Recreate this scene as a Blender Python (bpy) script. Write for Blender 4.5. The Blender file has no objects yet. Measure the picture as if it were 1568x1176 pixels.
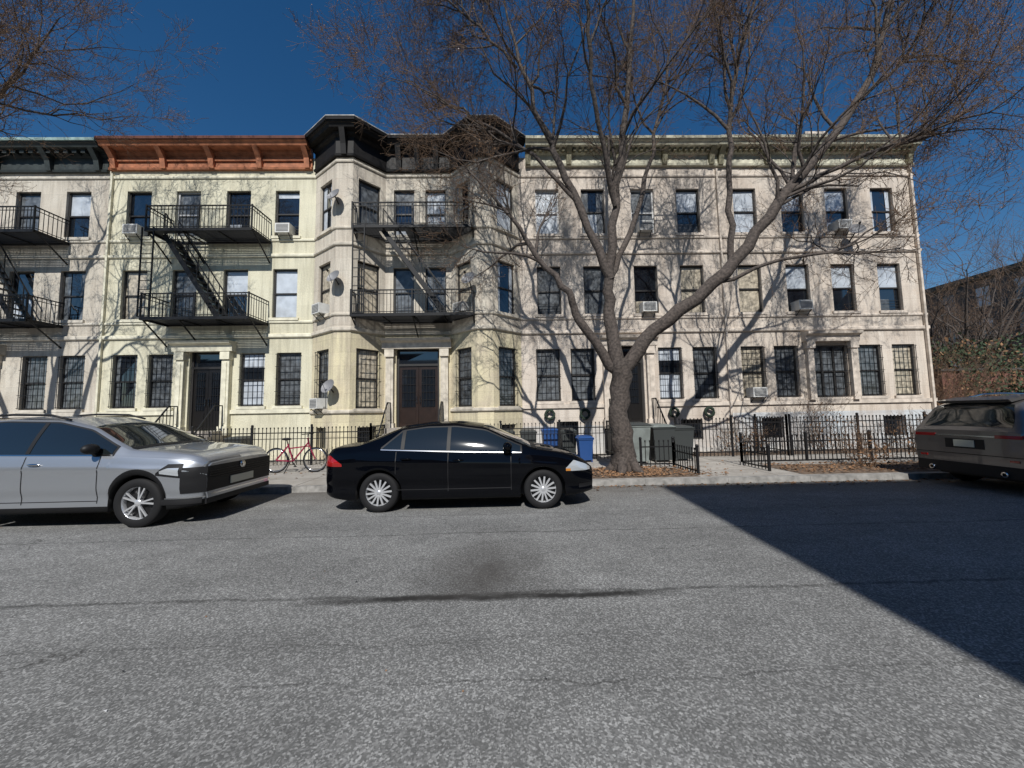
import bpy, math, random
from mathutils import Vector, Matrix
random.seed(7)
S=bpy.context.scene
# ---------------------------------------------------------------- materials
def newmat(name):
    m=bpy.data.materials.new(name); m.use_nodes=True
    nt=m.node_tree; b=nt.nodes['Principled BSDF']
    return m,nt,b
def N(nt,t,**k):
    n=nt.nodes.new(t)
    for a,v in k.items():
        setattr(n,a,v)
    return n
def simple(name,col,rough=.6,metal=0,coat=0,noise=0.0,nscale=8,spec=.5,bump=0):
    m,nt,b=newmat(name)
    b.inputs['Base Color'].default_value=(*col,1)
    b.inputs['Roughness'].default_value=rough
    b.inputs['Metallic'].default_value=metal
    b.inputs['Coat Weight'].default_value=coat
    b.inputs['Coat Roughness'].default_value=.04
    b.inputs['Specular IOR Level'].default_value=spec
    if noise>0 or bump>0:
        tc=N(nt,'ShaderNodeTexCoord'); no=N(nt,'ShaderNodeTexNoise')
        no.inputs['Scale'].default_value=nscale; no.inputs['Detail'].default_value=5
        nt.links.new(tc.outputs['Object'],no.inputs['Vector'])
        if noise>0:
            mr=N(nt,'ShaderNodeMapRange'); mr.inputs[1].default_value=.3; mr.inputs[2].default_value=.7
            mr.inputs[3].default_value=1-noise; mr.inputs[4].default_value=1+noise
            nt.links.new(no.outputs['Fac'],mr.inputs[0])
            vm=N(nt,'ShaderNodeVectorMath',operation='SCALE'); vm.inputs[0].default_value=col
            nt.links.new(mr.outputs[0],vm.inputs['Scale'])
            nt.links.new(vm.outputs[0],b.inputs['Base Color'])
        if bump>0:
            bp=N(nt,'ShaderNodeBump'); bp.inputs['Strength'].default_value=bump; bp.inputs['Distance'].default_value=.02
            nt.links.new(no.outputs['Fac'],bp.inputs['Height']); nt.links.new(bp.outputs[0],b.inputs['Normal'])
    return m
def mixc(nt,fac,a,b,blend='MIX'):
    n=N(nt,'ShaderNodeMix',data_type='RGBA',blend_type=blend)
    for sock,v in ((0,fac),(6,a),(7,b)):
        if isinstance(v,(int,float)): n.inputs[sock].default_value=v
        elif isinstance(v,tuple): n.inputs[sock].default_value=(*v,1)
        else: nt.links.new(v,n.inputs[sock])
    return n.outputs[2]
def rng(nt,src,a,b,c=0,d=1):
    mr=N(nt,'ShaderNodeMapRange'); mr.inputs[1].default_value=a; mr.inputs[2].default_value=b
    mr.inputs[3].default_value=c; mr.inputs[4].default_value=d
    nt.links.new(src,mr.inputs[0]); return mr.outputs[0]
def noise(nt,vec,scale,detail=5,rough=.55):
    n=N(nt,'ShaderNodeTexNoise'); n.inputs['Scale'].default_value=scale; n.inputs['Detail'].default_value=detail
    n.inputs['Roughness'].default_value=rough
    nt.links.new(vec,n.inputs['Vector']); return n.outputs['Fac']
def mapping(nt,vec,sc,loc=(0,0,0)):
    n=N(nt,'ShaderNodeMapping'); n.inputs['Scale'].default_value=sc; n.inputs['Location'].default_value=loc
    nt.links.new(vec,n.inputs['Vector']); return n.outputs[0]
def wallmat(name,col,dirt,low=None,lowz=1.4,low2=None,low2z=4.4,joint=.82,bw=.95,bh=.46,brick=False):
    m,nt,b=newmat(name)
    tc=N(nt,'ShaderNodeTexCoord'); o=tc.outputs['Object']
    sp=N(nt,'ShaderNodeSeparateXYZ'); nt.links.new(o,sp.inputs[0])
    cb=N(nt,'ShaderNodeCombineXYZ'); nt.links.new(sp.outputs[0],cb.inputs[0]); nt.links.new(sp.outputs[2],cb.inputs[1])
    base=col
    if low2:
        f=rng(nt,sp.outputs[2],low2z-.01,low2z+.01)
        base=mixc(nt,f,low2,col)
    if low:
        f=rng(nt,sp.outputs[2],lowz-.01,lowz+.01)
        base=mixc(nt,f,low,base)
    n1=rng(nt,noise(nt,o,.9,6),.35,.72)
    base=mixc(nt,rng(nt,n1,0,1,0,.6),base,dirt)
    st=rng(nt,noise(nt,mapping(nt,o,(4.2,4.2,.30)),1.3,6,.65),.46,.72,0,.6)
    base=mixc(nt,st,base,tuple(x*.58 for x in dirt))
    pt=rng(nt,noise(nt,mapping(nt,o,(1,1,1.6),(7,3,1)),2.4,6,.7),.58,.66,0,.4)
    base=mixc(nt,pt,base,tuple(min(.8,x*1.25) for x in dirt))
    fine=rng(nt,noise(nt,o,28,3),.3,.7,.88,1.08)
    vm=N(nt,'ShaderNodeVectorMath',operation='SCALE')
    bt=N(nt,'ShaderNodeTexBrick'); nt.links.new(cb.outputs[0],bt.inputs['Vector'])
    bt.inputs['Scale'].default_value=1; bt.inputs['Brick Width'].default_value=bw; bt.inputs['Row Height'].default_value=bh
    bt.inputs['Mortar Size'].default_value=.012 if not brick else .008; bt.inputs['Color1'].default_value=(1,1,1,1)
    bt.inputs['Color2'].default_value=(.92,.92,.92,1) if not brick else (.7,.7,.7,1); bt.inputs['Mortar'].default_value=(joint,joint,joint,1)
    base=mixc(nt,1.0,base,bt.outputs['Color'],'MULTIPLY')
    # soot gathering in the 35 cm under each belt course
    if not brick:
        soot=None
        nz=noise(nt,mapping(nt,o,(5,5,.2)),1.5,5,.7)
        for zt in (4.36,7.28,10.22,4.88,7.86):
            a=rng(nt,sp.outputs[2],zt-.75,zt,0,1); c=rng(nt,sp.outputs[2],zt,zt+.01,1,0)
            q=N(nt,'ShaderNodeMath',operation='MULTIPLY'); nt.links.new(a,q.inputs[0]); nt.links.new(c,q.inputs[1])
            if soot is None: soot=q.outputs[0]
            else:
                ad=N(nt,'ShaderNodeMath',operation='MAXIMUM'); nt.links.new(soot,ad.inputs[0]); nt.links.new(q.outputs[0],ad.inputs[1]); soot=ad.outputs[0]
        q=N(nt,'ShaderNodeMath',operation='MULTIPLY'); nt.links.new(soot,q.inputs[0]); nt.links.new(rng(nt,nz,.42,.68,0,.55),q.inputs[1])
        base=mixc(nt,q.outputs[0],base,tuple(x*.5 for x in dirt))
    nt.links.new(base,vm.inputs[0]); nt.links.new(fine,vm.inputs['Scale'])
    nt.links.new(vm.outputs[0],b.inputs['Base Color'])
    b.inputs['Roughness'].default_value=.85
    bp=N(nt,'ShaderNodeBump'); bp.inputs['Strength'].default_value=.35; bp.inputs['Distance'].default_value=.02
    nt.links.new(noise(nt,o,14,4),bp.inputs['Height']); nt.links.new(bp.outputs[0],b.inputs['Normal'])
    return m
M={}
M['wallA']=wallmat('limestone_beige',(.60,.555,.475),(.43,.37,.30),joint=.88)
M['wallB']=wallmat('painted_cream',(.68,.65,.50),(.56,.52,.38),joint=.95)
M['wallC']=wallmat('painted_beige',(.63,.58,.49),(.45,.38,.31),low2=(.70,.63,.42),joint=.84)
M['wallD']=wallmat('limestone_pink',(.655,.585,.51),(.48,.395,.325),low=(.55,.55,.54),lowz=1.1,joint=.84)
M['wallE']=wallmat('limestone_rose',(.67,.60,.52),(.51,.415,.335),low=(.55,.59,.62),lowz=1.45,joint=.86)
M['trimA']=simple('trim_beige',(.54,.50,.43),.85,noise=.22,nscale=5)
M['trimB']=simple('trim_cream',(.65,.62,.49),.85,noise=.18,nscale=5)
M['trimC']=simple('trim_stone',(.54,.49,.41),.85,noise=.25,nscale=5)
M['trimE']=simple('trim_rose',(.56,.49,.42),.85,noise=.28,nscale=5)
M['corA']=simple('cornice_teal',(.025,.032,.031),.6,noise=.3,nscale=6)
M['corAl']=simple('cornice_lip_teal',(.30,.42,.40),.6,noise=.3,nscale=6)
M['corB']=simple('cornice_terracotta',(.36,.135,.065),.75,noise=.35,nscale=5)
M['corBd']=simple('cornice_brown',(.13,.045,.03),.75,noise=.3,nscale=5)
M['corC']=simple('cornice_black',(.010,.009,.009),.6,noise=.3,nscale=6,spec=.3)
M['corCl']=simple('cornice_flashing',(.34,.34,.33),.6,noise=.5,nscale=4)
M['corE']=simple('cornice_cream',(.52,.50,.39),.7,noise=.32,nscale=5)
M['corEd']=simple('cornice_olive',(.20,.185,.12),.7,noise=.3,nscale=5)
M['frame']=simple('window_frame_bronze',(.026,.024,.023),.45)
M['framew']=simple('window_frame_white',(.55,.55,.55),.45)
M['glass']=simple('window_glass',(.010,.013,.018),.03,coat=1,spec=1)
M['blind']=simple('blind_behind_glass',(.46,.50,.55),.5,coat=1,noise=.2,nscale=3)
M['curtain']=simple('curtain_behind_glass',(.40,.35,.27),.6,coat=1,noise=.5,nscale=9)
M['dim']=simple('dim_curtain_behind_glass',(.085,.095,.105),.6,coat=1,noise=.7,nscale=6)
M['iron']=simple('black_iron',(.010,.010,.011),.5,spec=.3)
M['door']=simple('door_brown',(.020,.011,.008),.35,noise=.3,nscale=6)
M['doord']=simple('door_dark',(.010,.009,.009),.35)
M['ac']=simple('air_conditioner_white',(.62,.62,.60),.5,noise=.1)
M['acg']=simple('air_conditioner_grille',(.16,.16,.16),.6)
M['dish']=simple('dish_grey',(.20,.20,.21),.5)
M['stoop']=simple('stoop_stone',(.31,.28,.245),.85,noise=.25,nscale=6)
M['roof']=simple('roof_tar',(.06,.06,.06),.9,noise=.2)
M['dark']=simple('interior_dark',(.01,.01,.01),.9)
M['brick']=wallmat('red_brick',(.22,.095,.07),(.14,.065,.05),joint=.8,bw=.22,bh=.075,brick=True)
M['brickd']=wallmat('dark_brick',(.10,.085,.08),(.065,.06,.055),joint=.8,bw=.22,bh=.075,brick=True)
M['bark']=simple('bark',(.070,.056,.048),.9,noise=.55,nscale=18,bump=1)
M['twig']=simple('twig_bark',(.125,.080,.052),.85)
M['bud']=simple('bud_clusters',(.24,.13,.06),.8)
M['leaf']=simple('dry_leaves',(.22,.12,.06),.85,noise=.5,nscale=7)
M['green']=simple('evergreen_leaves',(.035,.065,.028),.8,noise=.5,nscale=5)
M['wreath']=simple('wreath_green',(.012,.026,.015),.8,noise=.5,nscale=40,bump=1)
M['soil']=simple('soil',(.13,.09,.062),.95,noise=.45,nscale=9,bump=.8)
M['kerb']=simple('kerb_granite',(.25,.24,.225),.85,noise=.4,nscale=6)
M['rubber']=simple('tyre_rubber',(.010,.010,.011),.75,spec=.3)
M['rim']=simple('wheel_alloy',(.66,.67,.69),.3,metal=.6)
M['rimd']=simple('wheel_dark',(.015,.015,.016),.4,metal=.3)
M['paint_black']=simple('car_paint_black',(.0015,.0018,.003),.6,coat=.55,spec=.0)
M['paint_silver']=simple('car_paint_silver',(.42,.44,.47),.33,metal=.7,coat=1)
M['paint_grey']=simple('car_paint_grey',(.17,.16,.155),.35,metal=.65,coat=1)
M['trim']=simple('car_black_plastic',(.010,.010,.011),.55,spec=.3)
M['cglass']=simple('car_glass',(.010,.013,.014),.03,coat=1,spec=.6)
M['chrome']=simple('chrome',(.7,.7,.7),.15,metal=1)
M['red']=simple('tail_light',(.33,.01,.01),.15,coat=1)
M['lamp']=simple('headlight_lens',(.50,.53,.56),.08,coat=1,metal=.3)
M['amber']=simple('amber_lens',(.5,.2,.03),.2,coat=1)
M['plate']=simple('licence_plate',(.55,.53,.42),.4)
M['binblue']=simple('bin_blue',(.015,.06,.20),.45)
M['bingrey']=simple('bin_grey',(.04,.045,.045),.5)
M['binlight']=simple('bin_cover_grey',(.17,.19,.18),.6,noise=.2,nscale=5)
M['bikered']=simple('bike_frame_magenta',(.24,.015,.05),.3,coat=1)
M['pink']=simple('pink_plastic',(.75,.10,.30),.5)
M['white']=simple('white_paint',(.7,.7,.7),.5)
def asphalt():
    m,nt,b=newmat('asphalt'); tc=N(nt,'ShaderNodeTexCoord'); o=tc.outputs['Object']
    sp=N(nt,'ShaderNodeSeparateXYZ'); nt.links.new(o,sp.inputs[0])
    v=N(nt,'ShaderNodeTexVoronoi'); v.inputs['Scale'].default_value=95; nt.links.new(o,v.inputs['Vector'])
    sepc=N(nt,'ShaderNodeSeparateColor'); nt.links.new(v.outputs['Color'],sepc.inputs[0])
    pw=N(nt,'ShaderNodeMath',operation='POWER'); nt.links.new(sepc.outputs[0],pw.inputs[0]); pw.inputs[1].default_value=2.4
    agg=rng(nt,pw.outputs[0],0,1,.68,1.95)
    g=rng(nt,noise(nt,o,55,4,.7),.35,.65,.82,1.18)
    big=rng(nt,noise(nt,mapping(nt,o,(.35,1.0,1)),.8,7,.6),.3,.7,.76,1.16)
    bl=rng(nt,noise(nt,mapping(nt,o,(.6,1.0,1),(4,9,0)),2.6,6,.7),.35,.65,.86,1.09)
    def mul(a,c):
        q=N(nt,'ShaderNodeMath',operation='MULTIPLY'); nt.links.new(a,q.inputs[0]); nt.links.new(c,q.inputs[1]); return q.outputs[0]
    mu=mul(agg,g); mu2=mul(mul(mu,big),bl)
    vm=N(nt,'ShaderNodeVectorMath',operation='SCALE'); vm.inputs[0].default_value=(.180,.179,.174); nt.links.new(mu2,vm.inputs['Scale'])
    col=vm.outputs[0]
    def seam(y0,wd,amp,strength,xa,xb,sc=.7,brk=.25):
        nn=noise(nt,mapping(nt,o,(1,0,0),(y0,0,0)),sc,9,.7)
        a=N(nt,'ShaderNodeMath',operation='MULTIPLY_ADD'); nt.links.new(nn,a.inputs[0]); a.inputs[1].default_value=amp; nt.links.new(sp.outputs[1],a.inputs[2])
        s=N(nt,'ShaderNodeMath',operation='SUBTRACT'); nt.links.new(a.outputs[0],s.inputs[0]); s.inputs[1].default_value=y0+amp*.5
        ab=N(nt,'ShaderNodeMath',operation='ABSOLUTE'); nt.links.new(s.outputs[0],ab.inputs[0])
        f=rng(nt,ab.outputs[0],wd*.3,wd,strength,0)
        xm=N(nt,'ShaderNodeMath',operation='SUBTRACT'); nt.links.new(sp.outputs[0],xm.inputs[0]); xm.inputs[1].default_value=(xa+xb)/2
        xab=N(nt,'ShaderNodeMath',operation='ABSOLUTE'); nt.links.new(xm.outputs[0],xab.inputs[0])
        br=rng(nt,noise(nt,mapping(nt,o,(1,1,1),(0,y0*3,0)),3.0,5,.7),.38,.55,brk,1)
        return mul(mul(f,rng(nt,xab.outputs[0],(xb-xa)/2*.7,(xb-xa)/2,1,0)),br)
    for args in ((3.36,.075,.22,1.0,-1.9,1.6,.9,.7),(3.42,.035,.35,.6,-9,9,.6,.25),(5.1,.03,.3,.5,-14,14,.5,.25),(6.0,.02,.25,.4,-14,14,.8,.2),(2.35,.012,.5,.5,-3,9,.5,.2),(2.75,.010,.5,.45,-8,2,.8,.2)):
        col=mixc(nt,seam(*args),col,(.022,.021,.020))
    # wandering hairline cracks
    vc=N(nt,'ShaderNodeTexVoronoi',feature='DISTANCE_TO_EDGE'); vc.inputs['Scale'].default_value=.55
    wv=N(nt,'ShaderNodeVectorMath',operation='ADD'); nz=N(nt,'ShaderNodeTexNoise'); nz.inputs['Scale'].default_value=1.6; nz.inputs['Detail'].default_value=6
    nt.links.new(o,nz.inputs['Vector']); nt.links.new(o,wv.inputs[0]); nt.links.new(nz.outputs['Color'],wv.inputs[1]); nt.links.new(wv.outputs[0],vc.inputs['Vector'])
    ck=mul(rng(nt,vc.outputs['Distance'],.001,.006,.7,0),rng(nt,noise(nt,o,.7,3),.52,.62,0,1))
    col=mixc(nt,ck,col,(.035,.033,.031))
    dv=N(nt,'ShaderNodeVectorMath',operation='DISTANCE'); nt.links.new(mapping(nt,o,(.85,.5,1)),dv.inputs[0]); dv.inputs[1].default_value=(-.22*.85,3.85*.5,0)
    da=N(nt,'ShaderNodeMath',operation='MULTIPLY_ADD'); nt.links.new(noise(nt,o,2.2,7,.65),da.inputs[0]); da.inputs[1].default_value=.9; nt.links.new(dv.outputs['Value'],da.inputs[2])
    yf=rng(nt,sp.outputs[1],3.25,3.42,0,1)
    col=mixc(nt,mul(rng(nt,da.outputs[0],.40,1.15,.74,0),yf),col,(.045,.040,.036))
    gt=N(nt,'ShaderNodeMath',operation='MULTIPLY_ADD'); nt.links.new(noise(nt,o,1.5,6),gt.inputs[0]); gt.inputs[1].default_value=1.2; nt.links.new(sp.outputs[1],gt.inputs[2])
    col=mixc(nt,rng(nt,gt.outputs[0],7.4,8.5,0,.6),col,(.09,.075,.06))
    nt.links.new(col,b.inputs['Base Color']); b.inputs['Roughness'].default_value=.9; b.inputs['Specular IOR Level'].default_value=.3
    bp=N(nt,'ShaderNodeBump'); bp.inputs['Strength'].default_value=.4; bp.inputs['Distance'].default_value=.004
    nt.links.new(mu,bp.inputs['Height']); nt.links.new(bp.outputs[0],b.inputs['Normal'])
    return m
M['asphalt']=asphalt()
def concrete():
    m,nt,b=newmat('sidewalk_concrete'); tc=N(nt,'ShaderNodeTexCoord'); o=tc.outputs['Object']
    bt=N(nt,'ShaderNodeTexBrick'); nt.links.new(o,bt.inputs['Vector']); bt.offset=0
    bt.inputs['Scale'].default_value=1; bt.inputs['Brick Width'].default_value=1.5; bt.inputs['Row Height'].default_value=1.5
    bt.inputs['Mortar Size'].default_value=.015; bt.inputs['Color1'].default_value=(.42,.39,.35,1); bt.inputs['Color2'].default_value=(.33,.31,.28,1); bt.inputs['Mortar'].default_value=(.12,.11,.1,1)
    c=mixc(nt,rng(nt,noise(nt,o,2,8,.7),.4,.7,0,.7),bt.outputs['Color'],(.19,.165,.14))
    nt.links.new(c,b.inputs['Base Color']); b.inputs['Roughness'].default_value=.9
    return m
M['concrete']=concrete()
M['earth']=simple('ground_earth',(.13,.12,.10),.95,noise=.3,nscale=.5)

# ---------------------------------------------------------------- mesh builder
class MB:
    def __init__(s): s.v=[]; s.f=[]; s.m=[]; s.sm=[]; s.mats=[]
    def mi(s,n):
        if n not in s.mats: s.mats.append(n)
        return s.mats.index(n)
    def face(s,pts,mat,smooth=False):
        i=len(s.v); s.v.extend([tuple(p) for p in pts]); s.f.append(tuple(range(i,i+len(pts)))); s.m.append(s.mi(mat)); s.sm.append(smooth)
    def grid(s,rows,mat,smooth=True,matfn=None):
        i0=len(s.v); n=len(rows[0])
        for r in rows: s.v.extend([tuple(p) for p in r])
        for a in range(len(rows)-1):
            for b in range(n-1):
                s.f.append((i0+a*n+b,i0+a*n+b+1,i0+(a+1)*n+b+1,i0+(a+1)*n+b))
                s.m.append(s.mi(matfn(a,b) if matfn else mat)); s.sm.append(smooth)
    def hexa(s,p,mat):
        i=len(s.v); s.v.extend([tuple(q) for q in p])
        for f in ((0,3,2,1),(4,5,6,7),(0,1,5,4),(1,2,6,5),(2,3,7,6),(3,0,4,7)):
            s.f.append(tuple(i+k for k in f)); s.m.append(s.mi(mat)); s.sm.append(False)
    def box(s,x0,x1,y0,y1,z0,z1,mat):
        s.hexa([(x0,y0,z0),(x1,y0,z0),(x1,y1,z0),(x0,y1,z0),(x0,y0,z1),(x1,y0,z1),(x1,y1,z1),(x0,y1,z1)],mat)
    def beam(s,a,b,t,mat,t2=None):
        a=Vector(a); b=Vector(b); d=(b-a)
        if d.length<1e-6: return
        d.normalize(); r=Vector((0,0,1)) if abs(d.z)<.9 else Vector((0,1,0))
        u=d.cross(r).normalized(); w=u.cross(d); t2=t2 or t
        u=u*t/2; w=w*t2/2
        s.hexa([a-u-w,a+u-w,a+u+w,a-u+w,b-u-w,b+u-w,b+u+w,b-u+w],mat)
    def tube(s,pts,rad,n,mat,cap=False):
        i0=len(s.v); L=len(pts)
        for k in range(L):
            a=pts[max(0,k-1)]; b=pts[min(L-1,k+1)]
            d=(b-a)
            if d.length<1e-9: d=Vector((0,0,1))
            d.normalize()
            r=Vector((.3,.95,.1)).normalized()
            if abs(d.dot(r))>.95: r=Vector((1,0,0))
            u=d.cross(r).normalized(); w=d.cross(u)
            for j in range(n):
                t=2*math.pi*j/n
                q=pts[k]+(u*math.cos(t)+w*math.sin(t))*rad[k]
                s.v.append((q.x,q.y,q.z))
        mi=s.mi(mat)
        for k in range(L-1):
            for j in range(n):
                j2=(j+1)%n
                s.f.append((i0+k*n+j,i0+k*n+j2,i0+(k+1)*n+j2,i0+(k+1)*n+j)); s.m.append(mi); s.sm.append(True)
        if cap:
            s.f.append(tuple(i0+j for j in range(n))); s.m.append(mi); s.sm.append(False)
            s.f.append(tuple(i0+(L-1)*n+j for j in range(n))); s.m.append(mi); s.sm.append(False)
    def lathe(s,prof,c,mat,n=36,axis='Y'):
        rows=[]
        for (r,h) in prof:
            row=[]
            for j in range(n+1):
                t=2*math.pi*j/n
                if axis=='Y': row.append((c[0]+r*math.cos(t),c[1]+h,c[2]+r*math.sin(t)))
                elif axis=='X': row.append((c[0]+h,c[1]+r*math.cos(t),c[2]+r*math.sin(t)))
                else: row.append((c[0]+r*math.cos(t),c[1]+r*math.sin(t),c[2]+h))
            rows.append(row)
        s.grid(rows,mat,True)
    def ellip(s,c,r,mat,n=12,m=8):
        rows=[]
        for a in range(m+1):
            ph=math.pi*a/m
            rows.append([(c[0]+r[0]*math.sin(ph)*math.cos(2*math.pi*j/n),c[1]+r[1]*math.sin(ph)*math.sin(2*math.pi*j/n),c[2]+r[2]*math.cos(ph)) for j in range(n+1)])
        s.grid(rows,mat,True)
    def out(s,name,parent=None):
        me=bpy.data.meshes.new(name); me.from_pydata(s.v,[],s.f)
        for n in s.mats: me.materials.append(M[n])
        me.polygons.foreach_set('material_index',s.m); me.polygons.foreach_set('use_smooth',s.sm)
        me.update()
        o=bpy.data.objects.new(name,me); S.collection.objects.link(o)
        if parent: o.parent=parent
        return o
def empty(name):
    e=bpy.data.objects.new(name,None); S.collection.objects.link(e); return e

# ---------------------------------------------------------------- facade helpers
class Fr:
    def __init__(s,p0,p1):
        s.o=Vector((p0[0],p0[1],0)); d=Vector((p1[0]-p0[0],p1[1]-p0[1],0)); s.L=d.length; s.ex=d.normalized(); s.n=Vector((s.ex.y,-s.ex.x,0))
    def p(s,x,o,z): return s.o+s.ex*x+s.n*o+Vector((0,0,z))
    def box(s,mb,x0,x1,o0,o1,z0,z1,mat):
        mb.hexa([s.p(x0,o1,z0),s.p(x1,o1,z0),s.p(x1,o0,z0),s.p(x0,o0,z0),s.p(x0,o1,z1),s.p(x1,o1,z1),s.p(x1,o0,z1),s.p(x0,o0,z1)],mat)
def wall(mb,fr,x0,x1,z0,z1,holes,mat,depth=.2):
    xs=sorted(set([x0,x1]+[h[0] for h in holes]+[h[1] for h in holes])); zs=sorted(set([z0,z1]+[h[2] for h in holes]+[h[3] for h in holes]))
    for a,b in zip(xs,xs[1:]):
        for c,d in zip(zs,zs[1:]):
            mx=(a+b)/2; mz=(c+d)/2
            if any(h[0]<mx<h[1] and h[2]<mz<h[3] for h in holes): continue
            mb.face([fr.p(a,0,c),fr.p(b,0,c),fr.p(b,0,d),fr.p(a,0,d)],mat)
    for h in holes:
        a,b,c,d=h
        for q in (((a,c),(a,d)),((b,d),(b,c)),((a,d),(b,d)),((b,c),(a,c))):
            (xa,za),(xb,zb)=q
            mb.face([fr.p(xa,0,za),fr.p(xb,0,zb),fr.p(xb,-depth,zb),fr.p(xa,-depth,za)],mat)
def sweep(mb,path,prof,mat):
    n=len(path); offs=[]
    for i in range(n):
        ns=[]
        for a,b in ((i-1,i),(i,i+1)):
            if a>=0 and b<n:
                d=Vector((path[b][0]-path[a][0],path[b][1]-path[a][1])).normalized(); ns.append(Vector((d.y,-d.x)))
        m=ns[0] if len(ns)==1 else (ns[0]+ns[1]).normalized()/max(.3,((ns[0]+ns[1]).normalized()).dot(ns[0]))
        offs.append(m)
    def pt(i,o,z): return (path[i][0]+offs[i].x*o,path[i][1]+offs[i].y*o,z)
    k=len(prof)
    for i in range(n-1):
        for j in range(k):
            a=prof[j]; b=prof[(j+1)%k]
            mb.face([pt(i,*a),pt(i+1,*a),pt(i+1,*b),pt(i,*b)],mat)
    mb.face([pt(0,*q) for q in prof],mat); mb.face([pt(n-1,*q) for q in prof],mat)
def pane(mb,fr,x0,x1,z0,z1,o,kind):
    a,b=random.uniform(-.006,.006),random.uniform(-.006,.006)
    mb.face([fr.p(x0,o-a,z0),fr.p(x1,o+a,z0),fr.p(x1,o+b,z1),fr.p(x0,o-b,z1)],kind)
def window(mb,bars,fr,cx,w,z0,z1,trim,barred=False,frame='frame'):
    x0=cx-w/2; x1=cx+w/2; t=.05; zm=(z0+z1)/2+random.uniform(-.02,.02)
    if not barred and random.random()<.12: frame='framew'
    B=lambda a,b,c,d,e,f,m: fr.box(mb,a,b,c,d,e,f,m)
    B(x0,x0+t,-.17,-.09,z0,z1,frame); B(x1-t,x1,-.17,-.09,z0,z1,frame)
    B(x0+t,x1-t,-.17,-.092,z1-t,z1,frame); B(x0+t,x1-t,-.17,-.092,z0,z0+t,frame); B(x0+t,x1-t,-.168,-.10,zm-.025,zm+.025,frame)
    r=random.random()
    up='glass' ; lo='glass'
    if barred: r=r*.5+.38
    if r<.26: up='blind'
    elif r<.40: up='blind'; lo='blind'
    elif r<.50: up='curtain'; lo='curtain'
    elif r<.68: up='dim'; lo='dim'
    elif r<.74: lo='blind'
    pane(mb,fr,x0+t,x1-t,zm+.025,z1-t,-.13,up); pane(mb,fr,x0+t,x1-t,z0+t,zm-.025,-.15,lo)
    ia=x0+t; ib=x1-t; ww=ib-ia
    q=random.random()
    if up=='glass':
        if q<.4:
            h=random.uniform(.2,.7)*(z1-zm); pane(mb,fr,ia,ib,z1-t-h,z1-t,-.116,random.choice(['blind','blind','dim']))
        elif q<.75:
            m=random.choice(['blind','curtain','dim']); c=random.uniform(.18,.34)
            for (p_,q_) in ((ia,ia+ww*c),(ib-ww*c,ib)):
                pane(mb,fr,p_,q_,zm+.025,z1-t,-.116,m); pane(mb,fr,p_,q_,z0+t,zm-.025,-.136,m)
            lo='x'
    if lo=='glass' and random.random()<.55:
        h=random.uniform(.15,.6); pane(mb,fr,ia,ib if random.random()<.6 else ia+ww*.55,z0+t,z0+t+h,-.136,random.choice(['dim','dim','blind','curtain']))
    if lo in('glass','dim') and random.random()<.35:
        for i in range(4): fr.box(mb,ia,ib,-.10,-.09,z0+.1+i*.1,z0+.112+i*.1,frame)
    B(x0-.09,x1+.09,0.0,.07,z0-.10,z0-.002,trim)
    if barred:
        nb=6
        for i in range(nb):
            x=x0+.02+(w-.04)*i/(nb-1); bars.beam(fr.p(x,.05,z0+.02),fr.p(x,.05,z1-.03),.013,'iron')
        for i in range(5):
            z=z0+.06+(z1-z0-.12)*i/4; bars.beam(fr.p(x0-.02,.058,z),fr.p(x1+.02,.058,z),.016,'iron')
def ac_unit(mb,fr,cx,z):
    fr.box(mb,cx-.25,cx+.25,-.12,.28,z+.02,z+.36,'ac'); fr.box(mb,cx-.21,cx+.21,.28,.286,z+.06,z+.32,'acg')
    for i in range(5): fr.box(mb,cx-.21,cx+.21,.286,.292,z+.085+i*.048,z+.095+i*.048,'ac')
    mb.beam(fr.p(cx-.2,.25,z+.02),fr.p(cx-.2,.01,z-.18),.02,'iron'); mb.beam(fr.p(cx+.2,.25,z+.02),fr.p(cx+.2,.01,z-.18),.02,'iron')
def dish(mb,c,d=(-.35,-.8,.45)):
    c=Vector(c); d=Vector(d).normalized(); u=d.cross(Vector((0,0,1))).normalized(); w=u.cross(d)
    rows=[]
    for k in range(5):
        r=.25*k/4; h=.10*(k/4)**2
        rows.append([c+(u*math.cos(2*math.pi*j/16)+w*math.sin(2*math.pi*j/16))*r+d*h for j in range(17)])
    mb.grid(rows,'dish'); mb.beam(c-w*.25,c+d*.33,.015,'dish'); mb.beam(c+d*.30,c+d*.38,.05,'iron')
    mb.beam(c,c+Vector((.05,.35,-.25)),.03,'iron')
T0,T1=8.05,9.77; M0,M1=5.07,6.85; G0,G1=1.97,3.83
FY=13.0
BELTS=[(4.36,4.50,.07),(7.28,7.40,.06),(7.86,7.95,.045),(4.88,4.97,.045),(10.22,10.32,.05)]
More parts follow.
